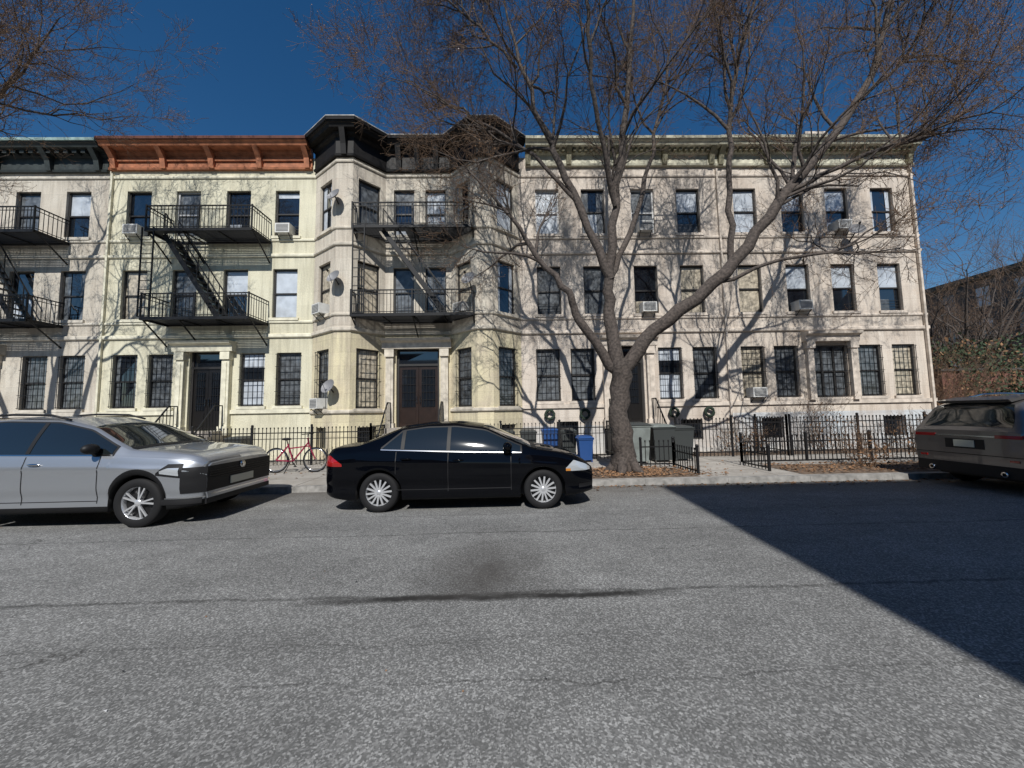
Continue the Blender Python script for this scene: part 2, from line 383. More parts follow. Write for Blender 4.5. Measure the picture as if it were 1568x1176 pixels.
def cornice(mb,path,top,bot,main,lip,proj=.55,brx=None,brm=None):
    sweep(mb,path,[(0.0,bot),(.10,bot),(.12,bot+.07),(.07,bot+.09),(.07,top-.40),(.16,top-.34),(.18,top-.26),(0,top-.26)],main)
    sweep(mb,path,[(0,top-.258),(proj-.14,top-.255),(proj-.09,top-.16),(proj-.04,top-.13),(proj-.04,top-.10),(0,top-.10)],main)
    sweep(mb,path,[(-.05,top-.098),(proj,top-.098),(proj+.02,top-.02),(proj,top),(-.05,top)],lip)
    for b in (brx or []):
        fr,x=b; mt=brm or main
        mb.hexa([fr.p(x-.09,.0,bot+.02),fr.p(x+.09,.0,bot+.02),fr.p(x+.09,.16,bot+.02),fr.p(x-.09,.16,bot+.02),fr.p(x-.09,.0,bot+.35),fr.p(x+.09,.0,bot+.35),fr.p(x+.09,.22,bot+.35),fr.p(x-.09,.22,bot+.35)],mt)
        mb.hexa([fr.p(x-.09,.0,bot+.352),fr.p(x+.09,.0,bot+.352),fr.p(x+.09,.22,bot+.352),fr.p(x-.09,.22,bot+.352),fr.p(x-.09,.0,top-.262),fr.p(x+.09,.0,top-.262),fr.p(x+.09,proj-.13,top-.262),fr.p(x-.09,proj-.13,top-.262)],mt)
def shell(mb,x0,x1,mat,h=11.1,y1=24.,y0=None):
    y0=y0 or FY
    mb.face([(x0,y0,0),(x0,y1,0),(x0,y1,h),(x0,y0,h)],mat); mb.face([(x1,y0,0),(x1,y1,0),(x1,y1,h),(x1,y0,h)],mat)
    mb.face([(x0,y1,0),(x1,y1,0),(x1,y1,h),(x0,y1,h)],mat); mb.face([(x0,y0,h-.1),(x1,y0,h-.1),(x1,y1,h-.1),(x0,y1,h-.1)],'roof')
    mb.face([(x0,y0+.35,0),(x1,y0+.35,0),(x1,y0+.35,h-.12),(x0,y0+.35,h-.12)],'dark')
def balcony(mb,x0,x1,yw,proj,z,hole=None,rail=.82):
    yf=yw-proj
    mb.beam((x0,yf,z),(x1,yf,z),.05,'iron',.10); mb.beam((x0,yw-.02,z),(x1,yw-.02,z),.04,'iron',.06)
    for x in (x0,x1): mb.beam((x,yf,z),(x,yw,z),.04,'iron',.09)
    n=int(proj/.058)
    for i in range(1,n):
        y=yf+proj*i/n
        if hole and i>n*.35:
            mb.beam((x0,y,z+.02),(hole[0],y,z+.02),.038,'iron',.012); mb.beam((hole[1],y,z+.02),(x1,y,z+.02),.038,'iron',.012)
        else: mb.beam((x0,y,z+.02),(x1,y,z+.02),.038,'iron',.012)
    k=max(2,int((x1-x0)/.9))
    for i in range(k+1):
        x=x0+(x1-x0)*i/k; mb.beam((x,yf,z-.02),(x,yw,z-.02),.03,'iron',.04)
        if i in (0,k,k//2): mb.beam((x,yf+.1,z-.03),(x,yw,z-.75),.035,'iron')
    for zz,t in ((rail,.035),(rail-.12,.02),(.1,.02)):
        mb.beam((x0,yf,z+zz),(x1,yf,z+zz),t,'iron')
        for x in (x0,x1): mb.beam((x,yf,z+zz),(x,yw,z+zz),t,'iron')
    n=int((x1-x0)/.115)
    for i in range(n+1):
        x=x0+(x1-x0)*i/n; mb.beam((x,yf,z),(x,yf,z+rail),.014,'iron')
    n=int(proj/.115)
    for i in range(n):
        y=yf+proj*i/n
        for x in (x0,x1): mb.beam((x,y,z),(x,y,z+rail),.014,'iron')
    for x in (x0,(x0+x1)/2,x1): mb.beam((x,yf,z-.05),(x,yf,z+rail+.04),.04,'iron')
def stair(mb,a,b,y,w=.5):
    a=Vector(a); b=Vector(b)
    for dy in (0,w):
        o=Vector((0,dy,0)); mb.beam(a+o,b+o,.04,'iron',.15)
        h=Vector((0,0,.75)); mb.beam(a+o+h,b+o+h,.032,'iron')
        for i in range(6):
            q=a+(b-a)*(i/5)+o; mb.beam(q,q+h,.02,'iron')
    n=int(abs(a.z-b.z)/.22)
    for i in range(1,n):
        q=a+(b-a)*(i/n); mb.box(q.x-.09,q.x+.09,q.y,q.y+w,q.z-.01,q.z+.015,'iron')
def ladder(mb,x,y,z0,z1,w=.4,dx=0):
    for s in (0,w): mb.beam((x+s,y,z0),(x+s+dx,y,z1),.035,'iron')
    n=int((z1-z0)/.28)
    for i in range(n):
        f=i/n; z=z0+(z1-z0)*f; mb.beam((x+dx*f,y,z),(x+w+dx*f,y,z),.02,'iron')
def stoop(mb,cx,w,top,y0,y1,mat='stoop',rail=True):
    n=max(2,round(top/.19))
    for i in range(n):
        ya=y0+(y1-.5-y0)*i/n
        mb.box(cx-w/2-(n-i)*.004,cx+w/2+(n-i)*.004,ya,y1-.002*i,.12+(top-.12)*i/n,.12+(top-.12)*(i+1)/n-.001,mat)
    if rail:
        for s in (-1,1):
            x=cx+s*(w/2-.05)
            mb.beam((x,y0+.05,.9),(x,y1-.5,top+.85),.035,'iron'); mb.beam((x,y1-.5,top+.85),(x,y1,top+.85),.035,'iron')
            for k in range(12):
                f=k/11; y=y0+.05+(y1-.05-y0-.05)*f
                zt=.9+(top+.85-.9)*min(1,(y-y0-.05)/(y1-.55-y0)); zb=.15+(top-.12)*min(1,(y-y0)/(y1-.5-y0))
                mb.beam((x,y,zb-.05),(x,y,zt),.016,'iron')
            mb.ellip((x,y0+.05,.95),(.05,.05,.06),'iron',8,6); mb.beam((x,y0+.05,.1),(x,y0+.05,.93),.05,'iron')
def wreath(mb,x,y,z,r=.15):
    pts=[Vector((x+r*math.cos(2*math.pi*i/18),y,z+r*math.sin(2*math.pi*i/18))) for i in range(19)]
    mb.tube(pts,[.05+random.uniform(-.012,.012) for _ in range(18)]+[.05],7,'wreath')

def flat_building(name,x0,x1,cols,gcols,door,wmat,tmat,cor,extra=None,basement=(),top=11.4,gw=.84,uw=.86,bigs=(),barred=True):
    P=empty(name); W=MB(); Wi=MB(); Bs=MB(); fr=Fr((0,FY),(1,FY)); holes=[]
    for c in cols:
        holes+= [(c-uw/2,c+uw/2,T0,T1),(c-uw/2,c+uw/2,M0,M1)]
    for c in gcols: holes.append((c-gw/2,c+gw/2,G0,G1))
    for b in bigs: holes.append((b[0],b[1],G0-.02,G1))
    if door: holes.append((door[0]-door[1]/2,door[0]+door[1]/2,1.15,3.98))
    for b in basement: holes.append((b-.38,b+.38,.55,1.25))
    wall(W,fr,x0,x1,.0,11.0,holes,wmat)
    shell(W,x0+.003,x1-.003,wmat)
    for c in cols:
        for a,b in ((T0,T1),(M0,M1)): window(Wi,Bs,fr,c,uw,a,b,tmat)
    for c in gcols: window(Wi,Bs,fr,c,gw,G0,G1,tmat,barred=barred)
    for b in bigs: 
        n=3; wd=(b[1]-b[0])/n
        window(Wi,Bs,fr,(b[0]+b[1])/2,b[1]-b[0],G0-.02,G1,tmat,barred=True)
        fr.box(Wi,b[0]+wd-.03,b[0]+wd+.03,-.16,-.08,G0,G1,'frame'); fr.box(Wi,b[1]-wd-.03,b[1]-wd+.03,-.16,-.08,G0,G1,'frame')
    for b in basement:
        pane(Wi,fr,b-.38,b+.38,.55,1.25,-.15,'glass'); fr.box(Wi,b-.38,b+.38,-.14,-.10,.55,.60,'frame'); fr.box(Wi,b-.38,b+.38,-.14,-.10,1.2,1.25,'frame')
        for i in range(7): Bs.beam((b-.36+i*.12,FY-.03,.55),(b-.36+i*.12,FY-.03,1.25),.014,'iron')
    for (a,b,p) in BELTS: sweep(W,[(x0,FY),(x1,FY)],[(0,a),(p*.7,a),(p,a+.03),(p,b-.02),(p*.6,b),(0,b)],tmat)
    for (a,b,p) in ((1.72,1.86,.06),): 
        xs=[x0]+([door[0]-door[1]/2-.25,door[0]+door[1]/2+.25] if door else [])+[x1]
        for i in range(0,len(xs),2): sweep(W,[(xs[i],FY),(xs[i+1],FY)],[(0,a),(p,a),(p,b),(0,b)],tmat)
    W.out('walls',P); Wi.out('windows',P); Bs.out('window_bars',P)
    return P,fr
def door_unit(P,cx,w,top,hood,mat,tmat,glasslights=True,ptop=4.1):
    D=MB(); fr=Fr((0,FY),(1,FY))
    x0=cx-w/2; x1=cx+w/2; zb=1.15
    fr.box(D,x0,x0+.07,-.19,-.1,zb,3.98,'frame'); fr.box(D,x1-.07,x1,-.19,-.1,zb,3.98,'frame')
    fr.box(D,x0+.07,x1-.07,-.19,-.102,3.3,3.38,'frame'); pane(D,fr,x0+.07,x1-.07,3.38,3.98,-.15,'glass')
    for s in (0,1):
        a=x0+.07 if s==0 else cx+.006; b=cx-.006 if s==0 else x1-.07
        fr.box(D,a,b,-.19,-.14,zb,3.3,mat)
        fr.box(D,a+.1,b-.1,-.14,-.125,1.3,1.75,mat)
        pane(D,fr,a+.10,b-.10,1.85,3.18,-.128,'glass')
        for k in range(4): D.beam(fr.p(a+.10,-.11,2.1+k*.27),fr.p(b-.10,-.11,2.1+k*.27),.014,'iron')
        for k in range(4): D.beam(fr.p(a+.10+(b-a-.20)*(k+.5)/4,-.105,1.85),fr.p(a+.10+(b-a-.20)*(k+.5)/4,-.105,3.18),.012,'iron')
        D.beam(fr.p((cx-.06) if s==0 else cx+.06,-.10,2.0),fr.p((cx-.06) if s==0 else cx+.06,-.10,2.25),.03,'chrome')
    if hood:
        for s in (-1,1):
            c=cx+s*(w/2+.2)
            fr.box(D,c-.13,c+.13,.002,.16,1.15,3.85,tmat); fr.box(D,c-.17,c+.17,.001,.21,1.0,1.3,tmat); fr.box(D,c-.16,c+.16,.003,.22,3.6,3.86,tmat)
            fr.box(D,c-.05,c+.05,.16,.18,1.4,3.5,tmat)
        y=FY-.001; xx=(cx-w/2-.45,cx+w/2+.45)
        sweep(D,[(xx[0],y),(xx[1],y)],[(0,ptop-.22),(.22,ptop-.22),(.24,ptop-.02),(.36,ptop+.04),(.40,ptop+.12),(0,ptop+.14)],tmat)
    D.out('entrance_door',P)
# ---- Building A
P,fr=flat_building('row_house',-21.6,-14.08,[-20.3,-18.6,-16.89,-15.13],[-20.4,-16.2,-14.93],(-18.2,1.1),'wallA','trimA',None,barred=True)
C=MB(); cornice(C,[(-21.6,FY),(-14.1,FY)],11.38,10.45,'corA','corAl',.58,[(fr,x) for x in [-21.4,-19.7,-17.95,-16.1,-14.4]])
for i in range(24): fr.box(C,-21.4+.3*i,-21.4+.3*i+.15,.16,.34,11.0,11.118,'corA')
C.out('cornice',P); door_unit(P,-18.2,1.1,1.15,True,'doord','trimA')
F=MB(); balcony(F,-18.8,-15.35,FY,1.0,7.82); balcony(F,-18.8,-15.35,FY,1.0,4.84); stair(F,(-17.9,12.25,7.8),(-16.1,12.25,4.9),0); F.out('fire_escape',P)
Q=MB(); stoop(Q,-18.2,1.6,1.15,11.5,FY-.01); Q.out('stoop',P)
# ---- Building B
P,fr=flat_building('row_house',-14.077,-6.72,[-13.0,-11.26,-9.48,-7.74],[-13.15,-11.93,-8.78,-7.52],(-10.37,1.15),'wallB','trimB',None)
C=MB(); cornice(C,[(-14.06,FY),(-6.85,FY)],11.42,10.52,'corB','corBd',.6,[(fr,x) for x in [-13.85,-12.1,-10.4,-8.7,-7.0]]); 
sweep(C,[(-14.05,FY),(-6.85,FY)],[(.071,10.82),(.13,10.82),(.15,10.88),(.071,10.90)],'corB')
C.out('cornice',P); door_unit(P,-10.37,1.15,1.15,True,'doord','trimB')
F=MB(); balcony(F,-11.75,-8.3,FY,1.0,7.82,hole=(-11.5,-10.5)); balcony(F,-11.75,-8.3,FY,1.0,4.84); stair(F,(-11.4,12.3,7.8),(-9.5,12.3,4.9),0)
ladder(F,-11.85,12.0,4.9,7.9,.38); F.out('fire_escape',P)
Q=MB(); stoop(Q,-10.37,1.6,1.15,11.5,FY-.01,'stoop'); ac_unit(Q,fr,-13.0,T0); ac_unit(Q,fr,-7.74,T0); Q.beam((-13.95,12.95,.1),(-13.95,12.95,10.4),.07,'trimB')
Q.out('stoop_and_fittings',P)
# ---- Building C
P=empty('row_house'); W=MB(); Wi=MB(); Bs=MB(); C=MB()
path=[(-6.717,FY),(-5.6,12.15),(-5.05,12.15),(-4.2,FY),(-1.86,FY),(-.87,12.15),(-.35,12.15),(.62,FY)]
for i in range(7):
    f=Fr(path[i],path[i+1]); L=f.L; holes=[]; ws=[]
    if i==3:
        for c in (.66,1.80): ws+=[(c,.74,T0,T1,0),(c,.74,M0,M1,0)]
        holes.append((.42,1.92,1.15,3.98))
    elif i in (0,2,4,6):
        c=L/2; wd=.80 if i!=4 else .74
        ws+=[(c,wd,T0-.05,T1,0),(c,wd,M0-.05,M1,0),(c,wd,G0-.15,G1,1)]
        holes.append((c-.33,c+.33,.5,1.2)); pane(Wi,f,c-.33,c+.33,.5,1.2,-.15,'glass')
        for k in range(6): Bs.beam(f.p(c-.3+k*.12,-.03,.5),f.p(c-.3+k*.12,-.03,1.2),.014,'iron')
    holes+=[(c-w/2,c+w/2,a,b) for c,w,a,b,_ in ws]
    wall(W,f,0,L,0,11.0,holes,'wallC')
    for c,w,a,b,g in ws: window(Wi,Bs,f,c,w,a,b,'trimC',barred=bool(g))
shell(W,-6.714,.617,'wallC',y0=FY)
for pl in (path[0:4],path[4:8]): W.face([(x,y,10.98) for x,y in pl],'roof')
for (a,b,p) in BELTS+[(1.64,1.76,.06)]:
    segs=[path] if a>2 else [path[:4],path[4:]]
    for sg in segs: sweep(W,sg,[(0,a+.02),(p*.7,a+.02),(p,a+.05),(p,b),(p*.6,b+.02),(0,b+.02)],'trimC')
cornice(C,path,11.5,10.42,'corC','corC',.5,[(Fr(path[i],path[i+1]),.28) for i in (1,5)]+[(Fr(path[3],path[4]),x) for x in (.5,1.17,1.85)],'corC')
sweep(C,path,[(.40,11.502),(.525,11.502),(.525,11.53),(.40,11.53)],'corCl')
W.out('walls',P); Wi.out('windows',P); Bs.out('window_bars',P); C.out('cornice',P)
door_unit(P,-3.03,1.5,1.15,True,'door','trimC')
F=MB(); balcony(F,-4.95,-.98,FY,1.12,7.82,hole=(-4.2,-3.3)); balcony(F,-4.95,-.98,FY,1.12,4.84); stair(F,(-4.0,12.1,7.8),(-1.9,12.1,4.9),0)
ladder(F,-4.9,11.85,4.9,7.9,.38); F.out('fire_escape',P)
Q=MB(); stoop(Q,-3.03,1.9,1.15,11.5,FY-.01)
f0=Fr(path[0],path[1]); ac_unit(Q,f0,f0.L/2,M0-.05); ac_unit(Q,f0,f0.L/2,G0-.15)
f4=Fr(path[4],path[5]); ac_unit(Q,f4,f4.L/2,M0-.05)
for c in ((-5.55,11.95,8.9),(-5.5,11.95,6.1),(-5.6,11.95,2.5),(-1.1,11.95,6.0)): dish(Q,c)
Q.out('stoop_and_fittings',P)
# ---- Building D, E
P,fr=flat_building('row_house',.623,7.95,[1.67,3.36,5.20,6.90],[1.57,2.80,5.94,7.19],(4.40,1.15),'wallD','trimE',None,basement=(2.2,6.6))
C=MB(); cornice(C,[(.9,FY),(7.947,FY)],11.44,10.62,'corE','corE',.55,[(fr,x) for x in (1.0,2.5,4.25,6.05,7.8)],'corEd')
for i in range(34): fr.box(C,1.0+.205*i,1.0+.205*i+.1,.16,.30,11.06,11.178,'corEd')
C.out('cornice',P); door_unit(P,4.40,1.15,1.15,True,'doord','trimE')
Q=MB(); stoop(Q,4.4,1.6,1.15,11.5,FY-.01); ac_unit(Q,fr,5.20,T0); ac_unit(Q,fr,5.2,M0)
for x in (1.57,2.8,5.94,7.19): wreath(Q,x,12.88,1.5)
Q.out('stoop_and_fittings',P)
P,fr=flat_building('row_house',7.953,15.5,[9.03,10.81,12.50,14.24],[8.94,10.15,13.24,14.50],None,'wallE','trimE',None,basement=(9.5,13.9),bigs=((11.08,12.40),))
C=MB(); cornice(C,[(7.953,FY),(15.5,FY)],11.45,10.60,'corE','corE',.56,[(fr,x) for x in (8.15,9.9,11.65,13.4,15.3)],'corEd')
for i in range(35): fr.box(C,8.15+.205*i,8.15+.205*i+.1,.16,.30,11.06,11.188,'corEd')
for c in (10.95,12.53): fr.box(C,c-.11,c+.11,.002,.15,1.86,3.9,'trimE'); fr.box(C,c-.15,c+.15,.003,.2,3.7,3.95,'trimE')
sweep(C,[(10.75,FY-.001),(12.73,FY-.001)],[(0,3.95),(.2,3.95),(.22,4.15),(.34,4.2),(.36,4.29),(0,4.31)],'trimE')
C.out('cornice',P)
Q=MB(); ac_unit(Q,fr,12.5,T0); ac_unit(Q,fr,10.81,M0); ac_unit(Q,fr,8.94,G0)
dish(Q,(12.75,12.6,7.9)); Q.beam((15.35,12.93,.1),(15.35,12.93,10.6),.08,'trimE'); Q.beam((8.0,12.94,.1),(8.0,12.94,10.5),.06,'trimE')
Q.box(11.9,12.7,13.4,14.2,10.9,12.2,'brick'); Q.box(11.85,12.75,13.35,14.25,12.2,12.3,'trimE')
Q.out('fittings',P)

# ---------------------------------------------------------------- ground
G=MB(); G.face([(-400,-400,-.02),(400,-400,-.02),(400,400,-.02),(-400,400,-.02)],'earth'); G.out('ground')
G=MB(); G.face([(-120,-2.6,0),(120,-2.6,0),(120,8.0,0),(-120,8.0,0)],'asphalt'); G.out('road')
G=MB(); G.box(-120,120,8.15,13.0,-.02,.12,'concrete'); G.box(15.5,34,13.0,40,-.02,.119,'concrete'); G.out('sidewalk')
G=MB(); G.box(-120,120,-8.0,-2.75,-.02,.12,'concrete'); G.out('sidewalk')
G=MB()
x=-60
while x<60:
    G.hexa([(x,8.0,-.02),(x+1.795,8.0,-.02),(x+1.795,8.15,-.02),(x,8.15,-.02),(x,8.015,.122),(x+1.795,8.015,.122),(x+1.795,8.15,.122),(x,8.15,.122)],'kerb'); x+=1.8
G.out('kerb')
G=MB()
x=-60
while x<60: G.box(x,x+1.795,-2.75,-2.6,-.02,.122,'kerb'); x+=1.8
G.out('kerb')
G=MB()
def soilpatch(x0,x1,y0,y1):
    rows=[]; ny=14; nx=int((x1-x0)/.15)
    for j in range(ny+1):
        rows.append([(x0+(x1-x0)*i/nx,y0+(y1-y0)*j/ny,.124+random.uniform(0,.03)*(0 if i in(0,nx) or j in (0,ny) else 1)) for i in range(nx+1)])
    G.grid(rows,'soil')
soilpatch(1.7,4.3,8.2,9.5); soilpatch(6.6,11.2,8.2,9.6); soilpatch(5.2,15.3,11.7,12.8)
G.out('tree_pit_soil')
G=MB()
for i in range(3600):
    r=random.random()
    if r<.4: x=random.gauss(3.0,.9); y=random.uniform(8.2,9.6)
    elif r<.75: x=random.uniform(6.6,11.5); y=random.uniform(8.2,9.7)
    elif r<.9: x=random.uniform(-1,14); y=7.98-abs(random.gauss(0,.18))
    else: x=random.uniform(-8,15); y=random.uniform(9,12.8)
    z=.006 if y<8 else .16
    if y>8 and not(1.7<x<4.3 or 6.6<x<11.2): z=.126
    a=random.uniform(0,6.28); l=random.uniform(.02,.05); dz=random.uniform(0,.03)
    ux,uy=math.cos(a)*l,math.sin(a)*l; vx,vy=-uy*.5,ux*.5
    G.face([(x-ux,y-uy,z),(x+vx,y+vy,z+dz),(x+ux,y+uy,z+.003),(x-vx,y-vy,z+.002)],'leaf')
G.out('leaf_litter')

# ---------------------------------------------------------------- fences
def fence(mb,a,b,h,z0=.12,sp=.115,post=1.9,tips=True):
    a=Vector((a[0],a[1],z0)); b=Vector((b[0],b[1],z0)); d=b-a; L=d.length; n=max(1,int(L/sp)); Z=Vector((0,0,1))
    for i in range(n+1):
        q=a+d*(i/n); mb.beam(q+Z*.02,q+Z*h,.016,'iron')
        if tips: mb.beam(q+Z*h,q+Z*(h+.05),.026,'iron')
    mb.beam(a+Z*(h-.12),b+Z*(h-.12),.03,'iron'); mb.beam(a+Z*(h*.1+.03),b+Z*(h*.1+.03),.03,'iron')
    if h>1: mb.beam(a+Z*(h-.3),b+Z*(h-.3),.02,'iron')
    k=max(1,round(L/post))
    for i in range(k+1):
        q=a+d*(i/k); mb.beam(q,q+Z*(h+.08),.05,'iron'); mb.ellip(q+Z*(h+.1),(.04,.04,.04),'iron',8,5)
for a,b,h in (((-21,11.45),(-19.1,11.45),1.1),((-17.3,11.45),(-11.3,11.45),1.1),((-9.45,11.45),(-4.1,11.45),1.1),((-1.95,11.45),(3.5,11.45),1.1),((5.3,11.45),(8.8,11.45),1.15),((8.9,11.45),(15.4,11.45),1.15)):
    F=MB(); fence(F,a,b,h)
    fence(F,b,(b[0],12.9),h) ; F.out('iron_fence')
F=MB(); fence(F,(6.2,9.7),(11.4,9.7),.72); fence(F,(6.2,8.7),(6.2,9.7),.5); fence(F,(11.4,8.7),(11.4,9.7),.5); F.box(6.15,11.4,9.67,9.73,.12,.2,'kerb'); F.out('tree_pit_fence')
F=MB(); fence(F,(3.5,9.6),(4.35,9.6),.65); fence(F,(4.35,8.4),(4.35,9.6),.55); F.out('tree_pit_fence')

# ---------------------------------------------------------------- trees
def rdir(d,ang):
    d=d.normalized(); r=Vector((random.gauss(0,1),random.gauss(0,1),random.gauss(0,1))); r=(r-d*r.dot(d)).normalized()
    return (d*math.cos(ang)+r*math.sin(ang)).normalized()
def grow(mb,p,d,L,r,lvl,maxl,dens,trop=.10,bud=.5):
    n={0:7,1:6,2:5,3:3}.get(lvl,2); pts=[p.copy()]; rad=[r]; dirs=[d]
    seg=L/n; wig={0:.14,1:.2,2:.26,3:.28}.get(lvl,.3)
    for i in range(n):
        d=(d+Vector((random.gauss(0,wig),random.gauss(0,wig),random.gauss(0,wig)+trop))).normalized()
        p=p+d*seg; pts.append(p.copy()); rad.append(max(.0034,r*(1-.8*(i+1)/n))); dirs.append(d)
    sides=8 if r>.06 else 5 if r>.02 else 3
    mb.tube(pts,rad,sides,'bark' if r>.012 else 'twig')
    if lvl<maxl:
        spawn(mb,pts,rad,dirs,L,lvl,maxl,dens,trop,bud)
    elif random.random()<bud:
        for k in range(3):
            q=pts[-1-min(k,2)]+Vector((random.gauss(0,.02),random.gauss(0,.02),random.gauss(0,.02)))*(k>0); s=random.uniform(.007,.016)
            a=rdir(d,1.2)*s; b=rdir(d,1.2)*s
            mb.face([q-a,q+b,q+a,q-b],'bud')
def spawn(mb,pts,rad,dirs,L,lvl,maxl,dens,trop,bud,start=1):
    n=len(pts)-1; cnt=dens[lvl]
    for k in range(cnt):
        t=random.uniform(.18,1)*n if k<cnt-1 else n
        i=min(n-1,int(t)); f=t-i; q=pts[i].lerp(pts[i+1],f); rr=rad[i]*(1-f)+rad[i+1]*f
        nd=rdir(dirs[i],random.uniform(.45,1.0) if k<cnt-1 else .2)
        nd.z+=.12; nd.normalize()
        cl=L*random.uniform(.42,.7)*(1-.35*t/n) if lvl>0 else L*random.uniform(.35,.6)
        cl=min(cl,{0:3.2,1:2.0,2:1.1}.get(lvl,.6)); cl=max(cl,{0:1.6,1:.9,2:.5}.get(lvl,.3))
        grow(mb,q,nd,cl,max(.004,min(rr*.75,{0:.045,1:.018,2:.0085}.get(lvl,.0048))),lvl+1,maxl,dens,trop,bud)
def limb(mb,P,R,dens,maxl=4,trop=.06,bud=.85,skip=.3):
    P=[Vector(p) for p in P]
    pts=[];rad=[]
    n=len(P)
    for i in range(n-1):
        p0=P[max(0,i-1)];p1=P[i];p2=P[i+1];p3=P[min(n-1,i+2)]
        for k in range(5):
            t=k/5
            q=.5*((2*p1)+(p2-p0)*t+(2*p0-5*p1+4*p2-p3)*t*t+(3*p1-p0-3*p2+p3)*t**3)
            if i+k>0: q=q+Vector((random.gauss(0,.035),random.gauss(0,.035),random.gauss(0,.025)))
            pts.append(q); rad.append((R[i]*(1-t)+R[i+1]*t)*random.uniform(.95,1.06))
    pts.append(P[-1]); rad.append(R[-1])
    mb.tube(pts,rad,12 if R[0]>.1 else 8,'bark')
    s=int(len(pts)*skip); sub=pts[s:]; sr=rad[s:]; dirs=[(sub[min(len(sub)-1,i+1)]-sub[max(0,i-1)]).normalized() for i in range(len(sub))]
    L=sum((sub[i+1]-sub[i]).length for i in range(len(sub)-1))
    spawn(mb,sub,sr,dirs,L,0,maxl,dens,trop,bud)
TR=MB(); D=[12,7,6,6]
limb(TR,[(2.88,9.0,.05),(2.86,9.0,.5),(2.80,9.0,1.6),(2.86,9.0,2.8)],[.34,.25,.22,.24],[0,0,0,0],maxl=0)
limb(TR,[(2.88,9.0,2.5),(3.72,8.9,3.55),(5.44,8.7,4.9),(6.84,8.6,6.7),(9.0,8.7,9.2),(10.2,8.9,11.4),(10.9,9.0,13.4)],[.19,.165,.145,.12,.09,.055,.02],[20,7,6,6],skip=.35)
limb(TR,[(2.84,9.0,2.5),(2.70,9.05,3.9),(2.73,9.1,5.3),(3.1,9.0,8.1),(3.48,8.9,11.4),(3.6,8.8,14.0)],[.18,.15,.12,.085,.05,.02],D,skip=.4)
limb(TR,[(2.8,9.0,2.55),(1.85,8.9,3.8),(1.6,8.8,4.5),(.75,8.9,5.6),(.2,9.0,6.6),(-.9,9.1,7.9)],[.13,.10,.08,.06,.045,.015],[9,6,5,5],skip=.45)
limb(TR,[(2.73,9.05,4.9),(1.88,9.1,7.25),(1.08,9.1,9.1),(.46,9.2,11.4),(.1,9.2,13.2)],[.11,.09,.065,.04,.015],D,skip=.25)
limb(TR,[(1.95,9.1,7.0),(.6,9.3,8.6),(-1.0,9.5,9.8),(-2.6,9.6,10.8)],[.06,.045,.03,.012],[15,8,6,6],skip=.15)
limb(TR,[(.46,9.2,10.8),(-.8,9.0,12.0),(-2.4,8.8,13.2)],[.04,.03,.012],[13,8,6,6],skip=.1)
limb(TR,[(5.6,8.7,5.1),(5.8,8.8,7.0),(5.97,8.9,9.2),(6.7,9.0,12.0),(7.2,9.0,14.0)],[.08,.07,.055,.035,.012],D,skip=.3)
limb(TR,[(2.75,9.1,5.0),(3.6,9.6,6.8),(4.4,10.0,9.0),(5.0,10.2,11.5),(5.4,10.3,13.8)],[.08,.07,.05,.035,.012],D,skip=.3)
limb(TR,[(2.9,9.0,6.8),(2.2,8.0,8.8),(1.9,7.2,10.6),(1.7,6.8,12.6)],[.06,.05,.035,.012],D,skip=.25)
limb(TR,[(6.9,8.6,6.8),(8.6,8.4,7.6),(10.4,8.3,8.2),(12.2,8.3,9.2)],[.06,.05,.035,.012],D,skip=.2)
limb(TR,[(5.0,8.75,4.6),(6.8,8.6,5.2),(8.6,8.8,5.6),(10.2,9.0,6.6)],[.05,.04,.028,.01],[9,6,5,5],skip=.3)
limb(TR,[(8.9,8.7,9.1),(10.6,9.2,10.6),(12.4,9.4,12.0),(13.2,9.4,13.4)],[.055,.045,.03,.012],D,skip=.15)
for k in range(5):
    a=k*1.26+.4; TR.tube([Vector((2.88+.15*math.cos(a),9+.15*math.sin(a),.45)),Vector((2.88+.30*math.cos(a),9+.30*math.sin(a),.2)),Vector((2.88+.5*math.cos(a),9+.5*math.sin(a),.08))],[.13,.12,.05],8,'bark')
TR.out('street_tree')
TR=MB(); X,Y=-15.6,8.9
limb(TR,[(X,Y,.05),(X,Y,1.5),(X+.1,Y,3.2)],[.3,.22,.2],[0,0,0,0],maxl=0)
limb(TR,[(X,Y,3.0),(X+.7,Y,5.5),(X+1.4,Y,8.0),(X+3.0,Y+.2,10.2),(X+4.4,Y,11.8)],[.12,.09,.06,.035,.012],[13,7,6,5],skip=.45)
limb(TR,[(X,Y,3.0),(X-.2,Y+.2,6),(X+.4,Y+.3,9.5),(X+1.6,Y,13)],[.16,.12,.08,.02],[10,6,6,4],skip=.3)
limb(TR,[(X,Y,3.0),(X-1.8,Y,6),(X-3,Y+.3,9.5)],[.13,.09,.02],[8,6,5,3],skip=.3)
limb(TR,[(X+1.2,Y,7.4),(X+2.4,Y-.6,8.8),(X+3.9,Y-1,10.0)],[.05,.035,.012],[12,7,6,5],skip=.2)
TR.out('street_tree')
def smalltree(X,Y,h,z=.05,dens=[9,6,5,3],name='bare_tree'):
    T=MB(); limb(T,[(X,Y,z),(X+.1,Y,h*.3)],[.2,.15],[0,0,0,0],maxl=0)
    for k in range(5):
        a=k*1.3+random.random(); r=h*.33
        limb(T,[(X+.1,Y,h*.28),(X+r*.4*math.cos(a),Y+r*.4*math.sin(a),h*.55),(X+r*math.cos(a),Y+r*math.sin(a),h*.95)],[.1,.07,.015],dens,maxl=3,skip=.2)
    T.out(name)
smalltree(22.5,17.5,8.0); smalltree(27,21,9); smalltree(33,25,9)
